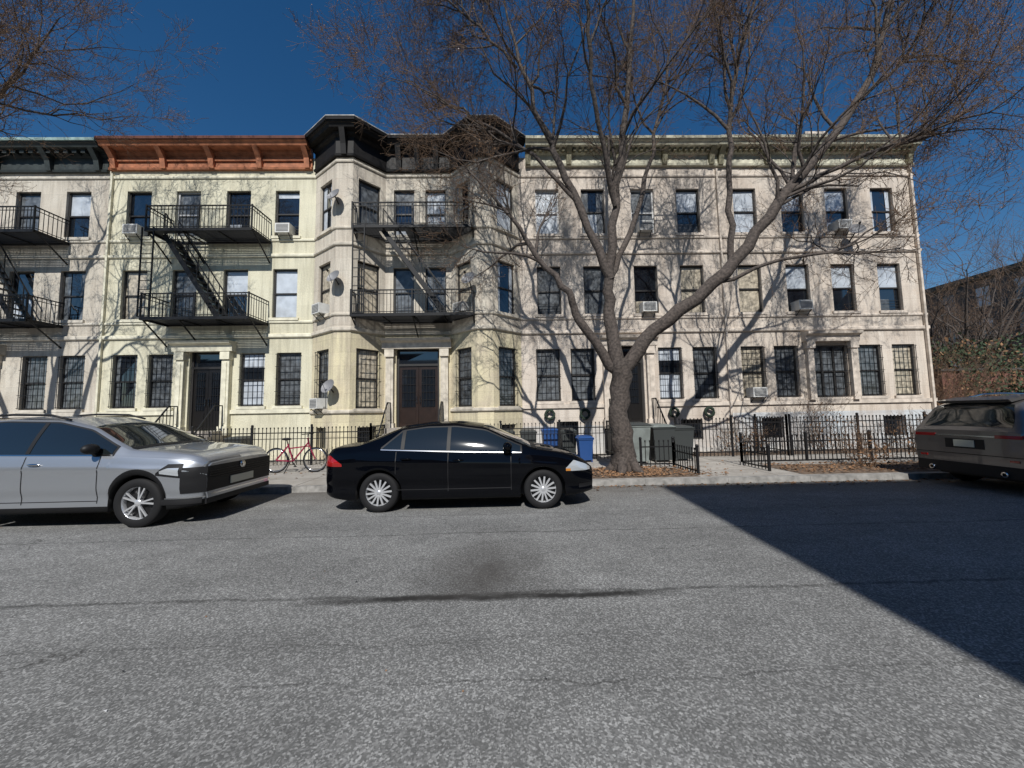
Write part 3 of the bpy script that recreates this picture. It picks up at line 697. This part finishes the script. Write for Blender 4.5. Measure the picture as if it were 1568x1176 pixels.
def shrub(x,y,r,h,z,n,leafmat='bud',leaves=300,name='shrub'):
    T=MB()
    for i in range(n):
        a=random.uniform(0,6.28); q=random.uniform(0,.5)*r
        grow(T,Vector((x+q*math.cos(a),y+q*math.sin(a),z)),Vector((math.cos(a)*.5,math.sin(a)*.5,1.2)).normalized(),h*random.uniform(.6,1),.012,2,4,[0,0,6,3],.05,.8)
    for i in range(leaves):
        a=random.uniform(0,6.28); q=math.sqrt(random.random())*r; zz=z+random.uniform(.1,1)*h*(1-.4*(q/r)**2)
        p=Vector((x+q*math.cos(a),y+q*math.sin(a),zz)); s=random.uniform(.02,.05)
        u=rdir(Vector((0,0,1)),random.uniform(0,3))*s; v=rdir(u,1.57)*s*.6
        T.face([p-u,p+v,p+u,p-v],leafmat)
    T.out(name)
shrub(10.7,12.2,.7,1.7,.12,14,'bud',200); shrub(7.6,12.2,.5,.9,.12,8,'bud',120); shrub(13.6,12.2,.6,1.0,.12,9,'bud',120)
shrub(9.0,9.1,.5,.7,.12,8,'leaf',150); shrub(8.2,12.2,.4,.7,.12,6,'bud',120); shrub(10.6,9.0,.5,.8,.12,9,'leaf',120); shrub(-12.3,12.2,.5,.8,.12,8,'bud',100)
for i,(x,y) in enumerate(((17.6,14.6),(18.8,15.3),(17.2,16),(20,16.6),(19,17.5))): shrub(x,y,1.1,3.6+.4*i,.12,22,'leaf',420)
V=MB()
for i in range(9000):
    x=random.uniform(20,33); y=16.0+random.uniform(-.5,2.5); z=3.0+random.random()**.6*(1.3+.5*math.sin(x*1.7)+.4*math.sin(x*.6+2))
    if random.random()<.3: z=random.uniform(1.9,3.2); y=15.9-random.random()*.3
    p=Vector((x,y,z)); s=random.uniform(.04,.10); u=rdir(Vector((0,0,1)),random.uniform(0,3))*s; v=rdir(u,1.57)*s*.6
    V.face([p-u,p+v,p+u,p-v],random.choice(['green','green','green','green','leaf']))
V.out('ivy')
V=MB(); V.box(19.5,34,16.02,21,.1,3.1,'brick'); V.box(19.4,34.1,15.95,21.1,3.1,3.2,'roof'); V.out('garage')

# ---------------------------------------------------------------- background buildings
P=empty('brick_apartment_building'); W=MB(); Wi=MB(); Bs=MB()
fr=Fr((44,60),(44,20)); ws=[]
for k in range(15):
    for z in (1.2,4.4,7.6,10.6): ws.append((1.6+k*2.6,z))
wall(W,fr,0,40,0,13.4,[(c-.55,c+.55,z,z+1.8) for c,z in ws],'brickd')
for c,z in ws: window(Wi,Bs,fr,c,1.1,z,z+1.8,'trimC')
W.box(44.4,56,20,60,0,13,'brickd'); W.face([(44,20,0),(44.4,20,0),(44.4,20,13.4),(44,20,13.4)],'brickd')
sweep(W,[(44,60),(44,20)],[(0,13.0),(.4,13.1),(.45,13.5),(0,13.5)],'corA')
W.out('walls',P); Wi.out('windows',P)
def across(name,x0,x1,y0,h,mat,fl):
    P=empty(name); W=MB(); Wi=MB(); Bs=MB(); fr=Fr((x1,y0),(x0,y0)); L=x1-x0; ws=[]
    n=int(L/2.1)
    for k in range(n):
        for j in range(fl): ws.append(((k+.5)*L/n,1.3+j*3.1))
    wall(W,fr,0,L,0,h,[(c-.45,c+.45,z,z+1.8) for c,z in ws],mat)
    for c,z in ws: window(Wi,Bs,fr,c,.9,z,z+1.8,'trimA')
    W.box(x0+.002,x1-.002,y0-14,y0-.3,0,h-.05,mat)
    for xx in (x0,x1): W.face([(xx,y0,0),(xx,y0-.31,0),(xx,y0-.31,h),(xx,y0,h)],mat)
    W.face([(x0,y0,h-.04),(x1,y0,h-.04),(x1,y0-.4,h-.04),(x0,y0-.4,h-.04)],'roof')
    W.out('walls',P); Wi.out('windows',P)
across('brick_apartment_building',2.3,34,-8.0,15.35,'brick',4)
across('brick_house',-34,-4,-8.0,6.9,'brickd',2)

# ---------------------------------------------------------------- cars
def lin(pts,x):
    if x<=pts[0][0]: return pts[0][1]
    for (a,b),(c,d) in zip(pts,pts[1:]):
        if x<=c: return b+(d-b)*(x-a)/(c-a)
    return pts[-1][1]
def car(name,X0,Yc,L,Wd,top,belt,wx,R,paint,clad=0,glassx=(1.,3.3),rslope=1.2,wind=(2.7,3.5),rwin=(.5,1.1),pillars=(2.1,),seams=(),style='sedan',spokes=10,Er=.3,dr_=.22,Ef=.6,df_=.34,base=.2,K=.40,rimcol='rim',sag=.04):
    P=empty(name); mb=MB(); Ra=R+.055
    def sm(pts,x,r=.05): return sum(lin(pts,x+r*(k-4)/4) for k in range(9))/9
    ztop=lambda x: sm(top,min(max(x,0),L))
    sh=lambda x: min(sm(belt,x),ztop(x)-.035)
    def w(x):
        k=1-.035*((x-L/2)/(L/2))**2
        if x<Er: k*=1-dr_*(1-max(0,x)/Er)**2.3
        if L-x<Ef: k*=1-df_*(1-max(0,L-x)/Ef)**2.3
        return Wd*k
    def zr(x): h=ztop(x)-sh(x); return ztop(x)-.055*min(1,h/.25)-.008
    def yr(x): h=ztop(x)-sh(x); return w(x)*.955-.035-K*h
    def side(x,z):
        s=sh(x)
        if z<=s:
            t=(z-.2)/(s-.2); y=w(x)*(1-.045*max(0,(t-.74)/.26)**2-.05*max(0,(.42-t)/.42)**2)
            y+=.014*math.exp(-((t-.80)/.045)**2)-.024*math.exp(-((t-.30)/.10)**2)
            for c in wx: y+=.018*math.exp(-((x-c)/.42)**2)*math.exp(-((z-R-Ra*.8)/.22)**2)
            return y
        a=(z-s)/max(1e-4,zr(x)-s); y0=w(x)*.955-.004
        return y0+(yr(x)-y0)*a+.02*math.sin(math.pi*min(1,a))*min(1,(zr(x)-s)/.3)
    def zb(x):
        b=base+.10*max(0,1-x/.5)**1.5+.06*max(0,1-(L-x)/.7)**1.5
        for c in wx:
            if abs(x-c)<=Ra: b=max(b,R+math.sqrt(max(0,Ra*Ra-(x-c)**2))*1.0)
        return b
    xs=set([0,.006,.02,L-.02,L-.006,L]); k=0
    while k*.04<L: xs.add(round(k*.04,4)); k+=1
    for c in wx:
        for s in (-1,1):
            xs.add(c+s*Ra*.9999); xs.add(c+s*(Ra+.002))
            for a in (10,18,27): xs.add(c+s*Ra*math.cos(math.radians(a)))
    xs=sorted(x for x in xs if 0<=x<=L)
    for sgn in (-1,1):
        rows=[]
        for x in xs:
            b=zb(x); s=sh(x); b=min(b,s-.06); row=[(X0+x,Yc+sgn*(side(x,b)-.14),b+.0),(X0+x,Yc+sgn*side(x,b),b)]
            c=max(.035,clad)
            c=min(c,(s-b)*.4)
            row.append((X0+x,Yc+sgn*side(x,b+c),b+c))
            for i in range(1,17):
                z=b+c+(s-b-c)*i/16; row.append((X0+x,Yc+sgn*side(x,z),z))
            for i in range(1,9):
                z=s+(zr(x)-s)*i/8; row.append((X0+x,Yc+sgn*side(x,z),z))
            for i in range(1,9):
                q=1-i/8; row.append((X0+x,Yc+sgn*yr(x)*q,zr(x)+(ztop(x)-zr(x))*(1-q**3)))
            rows.append(row)
        mb.grid(rows,paint,True,(lambda a,b: 'trim' if b==0 or (b==1 and clad>0) else paint))
        for e in (0,-1):
            r=rows[e][1:]; ctr=(r[0][0],Yc,sum(p[2] for p in r)/len(r))
            low=(r[0][0],Yc,r[0][2])
            for a,b in zip(r,r[1:]): mb.face([ctr,a,b],paint)
            mb.face([ctr,low,r[0]],paint)
    mb.box(X0+.25,X0+L-.3,Yc-Wd+.32,Yc+Wd-.32,base-.01,.66,'trim')
    mb.box(X0+wx[0]+Ra+.03,X0+wx[1]-Ra-.03,Yc-Wd+.1,Yc+Wd-.1,base+.01,.4,'trim')
    def pnt(x,z,off,sgn):
        e=.004; dx=(side(min(L,x+e),z)-side(max(0,x-e),z))/(2*e); dz=(side(x,z+e)-side(x,z-e))/(2*e)
        dx=max(-3,min(3,dx)); dz=max(-1,min(1,dz))
        n=Vector((-dx,1,-dz)).normalized()*off; return (X0+x+n.x,Yc+sgn*(side(x,z)+n.y),z+n.z)
    def patch(x0,x1,zl,zh,mat,off=.005,nx=24,nz=5,sides=(-1,1)):
        for sgn in sides:
            rows=[]
            for i in range(nx+1):
                x=x0+(x1-x0)*i/nx; a=zl(x) if callable(zl) else zl; b=zh(x) if callable(zh) else zh
                if b<a: b=a
                rows.append([pnt(x,a+(b-a)*j/nz,off,sgn) for j in range(nz+1)])
            mb.grid(rows,mat,True)
    def tpatch(x0,x1,q,mat,off=.006,nx=14,q1=None):
        rows=[]
        q1=q1 or q
        for i in range(nx+1):
            x=x0+(x1-x0)*i/nx; e=.01; sl=(ztop(x+e)-ztop(x-e))/(2*e); n=Vector((-sl,0,1)).normalized()*off
            qq=q+(q1-q)*i/nx
            rows.append([(X0+x+n.x,Yc+yr(x)*qq*j/8,zr(x)+(ztop(x)-zr(x))*(1-abs(qq*j/8)**3)+n.z) for j in range(-8,9)])
        mb.grid(rows,mat,True)
    g0,g1=glassx
    lo=lambda x: sh(x)+.035
    hi=lambda x: min(zr(x)-.035,sh(x)+.035+(x-g0)*rslope)
    patch(g0-.02,g1+.03,lambda x:sh(x)+.012,lambda x:min(zr(x)-.012,sh(x)+.055+(x-g0+.02)*rslope),'trim',.006,60)
    patch(g0,g1,lo,hi,'cglass',.011,60)
    patch(g0-.02,g1+.02,lambda x:sh(x)+.012,lambda x:sh(x)+.026,'chrome',.014,60,1)
    for p in pillars: patch(p-.03,p+.03,lo,hi,'trim',.016,3)
    tpatch(wind[0]+.03,wind[1]-.02,.93,'cglass'); 
    tpatch(wind[1]-.03,wind[1]+.07,.95,'trim',.008,4)
    tpatch(rwin[0],rwin[1],.86,'cglass')
    for s_ in seams:
        patch(s_-.006,s_+.006,lambda x:max(zb(x),base+.08)+.05,lambda x:sh(x)-.005,'trim',.003,1,14)
    if seams: patch(seams[0],seams[-1],base+.16,base+.17,'trim',.003,20,1)
    for hx in ((seams[0]+.10,seams[1]+.10) if len(seams)>2 else ()):
        for sgn in (-1,1):
            z=sh(hx)-.12; q=pnt(hx+.07,z,.025,sgn); mb.ellip(q,(.095,.018,.018),'chrome' if style!='sedan' else paint,10,6)
    mx=g1-.22
    for sgn in (-1,1):
        q=pnt(mx,sh(mx)+.07,.13,sgn); mb.ellip(q,(.075,.12,.075),paint if style=='sedan' else 'trim',14,10); mb.beam(pnt(mx,sh(mx)+.02,0,sgn),q,.05,'trim')
    for c in wx:
        for sgn in (-1,1):
            cy=Yc+sgn*(Wd-.135); o=sgn
            ctr=(X0+c,cy,R)
            tw=.105
            pr=[(R*.62,-tw*.9),(R*.72,-tw),(R*.93,-tw),(R*.985,-tw*.8),(R,-tw*.4),(R,tw*.4),(R*.985,tw*.8),(R*.93,tw),(R*.72,tw*1.02),(R*.66,tw*.9)]
            mb.lathe([(r,h*o) for r,h in pr],ctr,'rubber',44)
            mb.lathe([(R*.68,.092*o),(R*.69,.099*o),(R*.655,.088*o),(R*.64,.02*o)],ctr,rimcol,40)
            mb.lathe([(R*.65,.02*o),(0.001,.015*o)],ctr,'rimd',30)
            mb.lathe([(R*.14,.085*o),(R*.11,.095*o),(.001,.097*o)],ctr,rimcol,16); mb.lathe([(R*.14,.02*o),(R*.14,.085*o)],ctr,rimcol,16)
            for k in range(spokes):
                a=2*math.pi*k/spokes+.1
                for da in ((0,) if spokes>6 else (-.13,.13)):
                    ca,sa=math.cos(a+da*1.3),math.sin(a+da*1.3); cb,sb=math.cos(a+da*.6),math.sin(a+da*.6)
                    tt=.028 if spokes>6 else .022
                    mb.beam((ctr[0]+R*.12*cb,cy+.078*o,R+R*.12*sb),(ctr[0]+R*.66*ca,cy+.075*o,R+R*.66*sa),tt,rimcol,tt)
    E=MB()
    wt=w(L)
    def cap(front,y0,y1,z0,z1,mat,off=.005,depth=.0):
        x=X0+L if front else X0; s=1 if front else -1
        xa,xb=sorted((x-.02*s,x+s*off)); E.box(xa,xb,Yc+y0,Yc+y1,z0,z1,mat)
    if style=='sedan':
        patch(L-.50,L-.06,lambda x:.62-.02*(x-L+.5),lambda x:min(sh(x)-.015,.62+.17*min(1,(x-L+.56)/.2)),'lamp',.006,16)
        patch(L-.5,L-.42,.62,.66,'amber',.008,3)
        patch(L-.28,L-.01,.33,.40,'trim',.006,8); cap(1,-wt*.8,wt*.8,.44,.55,'trim'); cap(1,-wt*.9,wt*.9,.28,.38,'trim',.004)
        patch(.02,.34,lambda x:.76,lambda x:min(.93,sh(x)-.01,.76+.6*(.36-x)+.03),'red',.007,12); cap(0,-w(0)*.95,-w(0)*.5,.73,.85,'red'); cap(0,w(0)*.5,w(0)*.95,.73,.85,'red'); cap(0,-.26,.26,.6,.73,'plate')
    if style=='suv_front':
        patch(L-.62,L-.26,lambda x:.76-.05*(x-L+.62)/.36,lambda x:min(sh(x)-.035,.76+.16*min(1,(x-L+.66)/.2)),'trim',.005,18)
        patch(L-.56,L-.30,lambda x:.785-.04*(x-L+.56)/.26,lambda x:.81+.05*min(1,(x-L+.6)/.15),'lamp',.010,10)
        patch(L-.28,L,lambda x:.48,lambda x:min(.86,sh(x)-.03),'trim',.007,10); cap(1,-wt,wt,.48,min(.86,ztop(L)-.05),'trim')
        cap(1,-.27,.27,.52,.64,'plate',.02); cap(1,-wt*.9,wt*.9,.425,.445,'chrome',.015)
        patch(L-.55,L-.05,.32,.40,'trim',.006,12); cap(1,-wt,wt,.30,.38,'trim')
        for k in range(4): cap(1,-wt*.95,wt*.95,.67+.036*k,.677+.036*k,'rimd',.016)
        E.lathe([(.001,.012),(.055,.012),(.06,0)],(X0+L+.012,Yc,.80),'chrome',20,'X')
        patch(L-.50,L-.02,.405,.42,'chrome',.01,8,1)
        for sgn in (-1,1): E.tube([Vector((X0+.9+.3*i,Yc+sgn*(yr(2)-.02),ztop(.9+.3*i)+(.03 if 0<i<5 else -.02))) for i in range(6)],[.018]*6,6,'trim',True)
    if style=='suv_rear':
        wr=w(0)
        patch(.0,.36,lambda x:.97,lambda x:min(sh(x)-.03,1.07-.1*x),'red',.008,14); cap(0,-wr*.98,-wr*.55,.985,1.045,'red',.008); cap(0,wr*.55,wr*.98,.985,1.045,'red',.008)
        cap(0,-wr*.55,wr*.55,1.0,1.022,'chrome',.01); cap(0,-.16,.16,.80,.93,'plate',.012); cap(0,-.3,.3,.77,.95,'trim',.006)
        cap(0,-wr*.98,wr*.98,.30,.50,'trim',.006); patch(0,.5,.32,.46,'trim',.006,12); cap(0,-wr*.98,wr*.98,.66,.672,'trim',.004)
        for s in (-.55,.55): E.lathe([(.045,-.0),(.05,-.03),(.03,-.03)],(X0+.0,Yc+s,.36),'chrome',14,'X')
        cap(0,-wr*.9,-wr*.75,.58,.62,'red',.01); cap(0,wr*.75,wr*.9,.58,.62,'red',.01)
        for sgn in (-1,1): E.tube([Vector((X0+.9+.35*i,Yc+sgn*(yr(2)-.02),ztop(.9+.35*i)+(.035 if 0<i<6 else -.02))) for i in range(7)],[.018]*7,6,'chrome',True)
        E.hexa([(X0+.26,Yc-.55,1.63),(X0+.62,Yc-.55,1.71),(X0+.62,Yc+.55,1.71),(X0+.26,Yc+.55,1.63),(X0+.20,Yc-.55,1.68),(X0+.62,Yc-.55,1.75),(X0+.62,Yc+.55,1.75),(X0+.20,Yc+.55,1.68)],paint)
        E.beam((X0+.16,Yc-.1,1.27),(X0+.10,Yc+.45,1.22),.02,'trim')
    mb.out('body',P)
    if E.v: E.out('lights_and_trim',P)
    return P
car('parked_sedan',-3.03,7.08,4.53,.885,
 [(0,.88),(.03,1.0),(.12,1.075),(.55,1.11),(1.22,1.395),(1.7,1.455),(2.2,1.46),(2.7,1.39),(3.52,1.01),(3.9,.95),(4.22,.87),(4.42,.76),(4.53,.64)],
 [(0,.96),(.6,1.01),(2,.95),(3.5,.90),(4.1,.83),(4.4,.72),(4.53,.62)],(.94,3.65),.322,'paint_black',glassx=(.98,3.28),rslope=.9,wind=(2.62,3.5),rwin=(.58,1.2),pillars=(2.08,1.32),seams=(1.22,2.08,3.12),style='sedan',spokes=14,Ef=.5,df_=.30)
car('parked_suv',-9.22,6.58,4.66,.93,
 [(0,1.0),(.05,1.16),(.30,1.50),(.6,1.62),(1.5,1.67),(2.3,1.645),(2.85,1.52),(3.54,1.17),(4.0,1.13),(4.40,1.075),(4.57,1.01),(4.64,.93),(4.66,.89)],
 [(0,1.08),(1.0,1.09),(2.5,1.06),(3.5,1.04),(4.2,1.0),(4.55,.94),(4.66,.85)],(.98,3.77),.36,'paint_silver',clad=.085,glassx=(.42,3.34),rslope=1.0,wind=(2.76,3.53),rwin=(.06,.30),pillars=(2.12,1.15),seams=(1.3,2.12,3.2),style='suv_front',spokes=5,Ef=.40,df_=.17,rimcol='rim',base=.24)
car('parked_suv',8.75,6.95,4.95,.96,
 [(0,1.08),(.04,1.18),(.28,1.62),(.6,1.74),(1.7,1.79),(2.6,1.74),(3.1,1.59),(3.8,1.18),(4.3,1.10),(4.75,.98),(4.95,.82)],
 [(0,1.12),(1.0,1.12),(2.5,1.08),(3.7,1.04),(4.4,.96),(4.95,.80)],(1.05,3.92),.38,'paint_grey',clad=.03,glassx=(.42,3.55),rslope=1.4,wind=(2.95,3.8),rwin=(.05,.30),pillars=(2.3,1.3),seams=(1.45,2.3,3.4),style='suv_rear',spokes=5,Er=.18,dr_=.10,base=.24)

# ---------------------------------------------------------------- bicycle, bins, small things
B=MB(); x0,x1,y,r=-6.05,-5.02,10.0,.33; zc=.12+r
def ring(cx,yy,rr,t,mat,n=36):
    pts=[Vector((cx+rr*math.cos(2*math.pi*i/n),yy,zc+rr*math.sin(2*math.pi*i/n))) for i in range(n+1)]; B.tube(pts,[t]*(n+1),6,mat)
for cx in (x0,x1):
    ring(cx,y,r-.017,.017,'rubber'); ring(cx,y,r-.045,.012,'chrome')
    for i in range(16):
        a=i*math.pi/8; B.beam((cx,y,zc),(cx+(r-.05)*math.cos(a),y,zc+(r-.05)*math.sin(a)),.003,'chrome')
    B.tube([Vector((cx,y-.05,zc)),Vector((cx,y+.05,zc))],[.02,.02],8,'chrome')
bb=(-5.60,y,zc-.03); st=(-5.75,y,zc+.42); hd=(-5.20,y,zc+.47)
for a,b in ((bb,st),(bb,hd),((st[0]+.02,y,zc+.3),(hd[0]+.02,y,zc+.36)),((x0,y,zc),bb),((x0,y,zc),(st[0],y,zc+.36))): B.beam(a,b,.032,'bikered')
B.beam((hd[0]-.03,y,zc+.58),(hd[0],y,zc+.4),.034,'bikered'); B.beam((hd[0],y,zc+.4),(x1,y,zc),.026,'bikered')
B.beam(st,(st[0]-.03,y,zc+.52),.025,'chrome'); B.ellip((st[0]-.04,y,zc+.55),(.14,.07,.035),'rubber')
B.beam((hd[0]-.04,y,zc+.6),(hd[0]-.02,y-.02,zc+.66),.025,'chrome'); B.beam((hd[0]-.03,y-.28,zc+.68),(hd[0]-.03,y+.28,zc+.68),.024,'rubber')
B.tube([Vector((bb[0]+.09*math.cos(i*.52),y-.05,bb[2]+.09*math.sin(i*.52))) for i in range(13)],[.008]*13,5,'iron')
B.beam((bb[0],y-.06,bb[2]),(bb[0]+.1,y-.06,bb[2]-.13),.02,'iron'); B.beam((bb[0]+.1,y-.12,bb[2]-.13),(bb[0]+.1,y-.05,bb[2]-.13),.05,'iron',.02)
B.beam((bb[0]-.05,y-.04,bb[2]),(bb[0]-.12,y-.2,.12),.015,'iron')
B.out('bicycle')
def bin_(x,y,mat,h=1.0,w=.56,name='trash_bin',z=.12,lid=None):
    T=MB(); a=w*.40; b=w/2; lid=lid or mat
    T.hexa([(x-a,y-a,z+.06),(x+a,y-a,z+.06),(x+a,y+a,z+.06),(x-a,y+a,z+.06),(x-b,y-b,z+h-.1),(x+b,y-b,z+h-.1),(x+b,y+b,z+h-.1),(x-b,y+b,z+h-.1)],mat)
    T.box(x-b-.02,x+b+.02,y-b-.02,y+b+.02,z+h-.1,z+h-.06,mat)
    T.hexa([(x-b-.03,y-b-.04,z+h-.058),(x+b+.03,y-b-.04,z+h-.058),(x+b+.03,y+b+.03,z+h-.058),(x-b-.03,y+b+.03,z+h-.058),(x-b*.8,y-b*.8,z+h),(x+b*.8,y-b*.8,z+h),(x+b*.8,y+b,z+h+.02),(x-b*.8,y+b,z+h+.02)],lid)
    for s in (-1,1): T.lathe([(.1,-.025),(.1,.025),(.03,.03)],(x+s*a*1.0,y+a,z+.10),'rubber',16)
    for s in (-1,1): T.box(x+s*a-.02,x+s*a+.02,y-a-.005,y-a+.04,z,z+.1,mat)
    T.beam((x-b*.7,y+b+.07,z+h-.08),(x+b*.7,y+b+.07,z+h-.08),.03,mat)
    T.out(name)
bin_(1.45,12.1,'binblue',.95,.5,'recycling_bin'); bin_(.75,12.1,'bingrey',.9,.5); bin_(2.35,11.0,'binblue',.75,.42,'recycling_bin')
bin_(.05,12.0,'bingrey',.9,.5); bin_(3.72,10.6,'binlight',1.12,.66,lid='bingrey'); bin_(4.5,10.75,'bingrey',1.05,.62,lid='binlight'); bin_(-8.6,12.2,'bingrey',.85,.5); bin_(2.05,12.15,'bingrey',.9,.5)
bin_(5.15,10.9,'bingrey',1.0,.58); bin_(-1.6,12.1,'bingrey',.85,.5)
T=MB(); T.ellip((-3.75,8.6,.16),(.09,.06,.05),'pink'); T.out('pink_toy')
P_=MB()
for i in range(110):
    x=random.uniform(-9,6); y=random.uniform(1.5,7.9); s=random.uniform(.006,.022); a=random.uniform(0,3)
    P_.face([(x,y,.006),(x+s*math.cos(a),y+s*math.sin(a),.008),(x+s*math.cos(a+1),y+s*math.sin(a+1),.012)],random.choice(['white','leaf','trim']))
P_.out('litter')

# ---------------------------------------------------------------- camera, light, sky
p=math.radians(4.4); r=.0175; psi=.021
F_=Vector((math.sin(psi)*math.cos(p),math.cos(psi)*math.cos(p),math.sin(p))); R0=Vector((math.cos(psi),-math.sin(psi),0)); U0=R0.cross(F_)
R_=R0*math.cos(r)-U0*math.sin(r); U_=R0*math.sin(r)+U0*math.cos(r)
cd=bpy.data.cameras.new('camera'); cam=bpy.data.objects.new('camera',cd); S.collection.objects.link(cam)
cam.matrix_world=Matrix(((R_.x,U_.x,-F_.x,0),(R_.y,U_.y,-F_.y,0),(R_.z,U_.z,-F_.z,1.6),(0,0,0,1)))
cd.sensor_width=36; cd.lens=13.0; cd.clip_start=.05; cd.clip_end=2000; S.camera=cam
sd=bpy.data.lights.new('sun','SUN'); sd.energy=5.0; sd.angle=math.radians(.5); sd.color=(1,.975,.925)
so=bpy.data.objects.new('sun',sd); S.collection.objects.link(so)
d=Vector((.06,1,-.966)); so.rotation_euler=d.to_track_quat('-Z','Y').to_euler(); so.location=(0,-20,30)
w=bpy.data.worlds.new('World'); S.world=w; w.use_nodes=True; nt=w.node_tree; bg=nt.nodes['Background']
sk=N(nt,'ShaderNodeTexSky'); sk.sky_type='NISHITA'; sk.sun_disc=False; sk.sun_elevation=math.radians(43.9); sk.sun_rotation=math.radians(183.4)
sk.air_density=1.0; sk.dust_density=.1; sk.ozone_density=3.0
hs=N(nt,'ShaderNodeHueSaturation'); hs.inputs['Saturation'].default_value=1.3; hs.inputs['Value'].default_value=1.0
nt.links.new(sk.outputs[0],hs.inputs['Color']); nt.links.new(hs.outputs[0],bg.inputs['Color']); bg.inputs['Strength'].default_value=.08
S.view_settings.view_transform='Standard'; S.view_settings.look='None'; S.view_settings.exposure=0
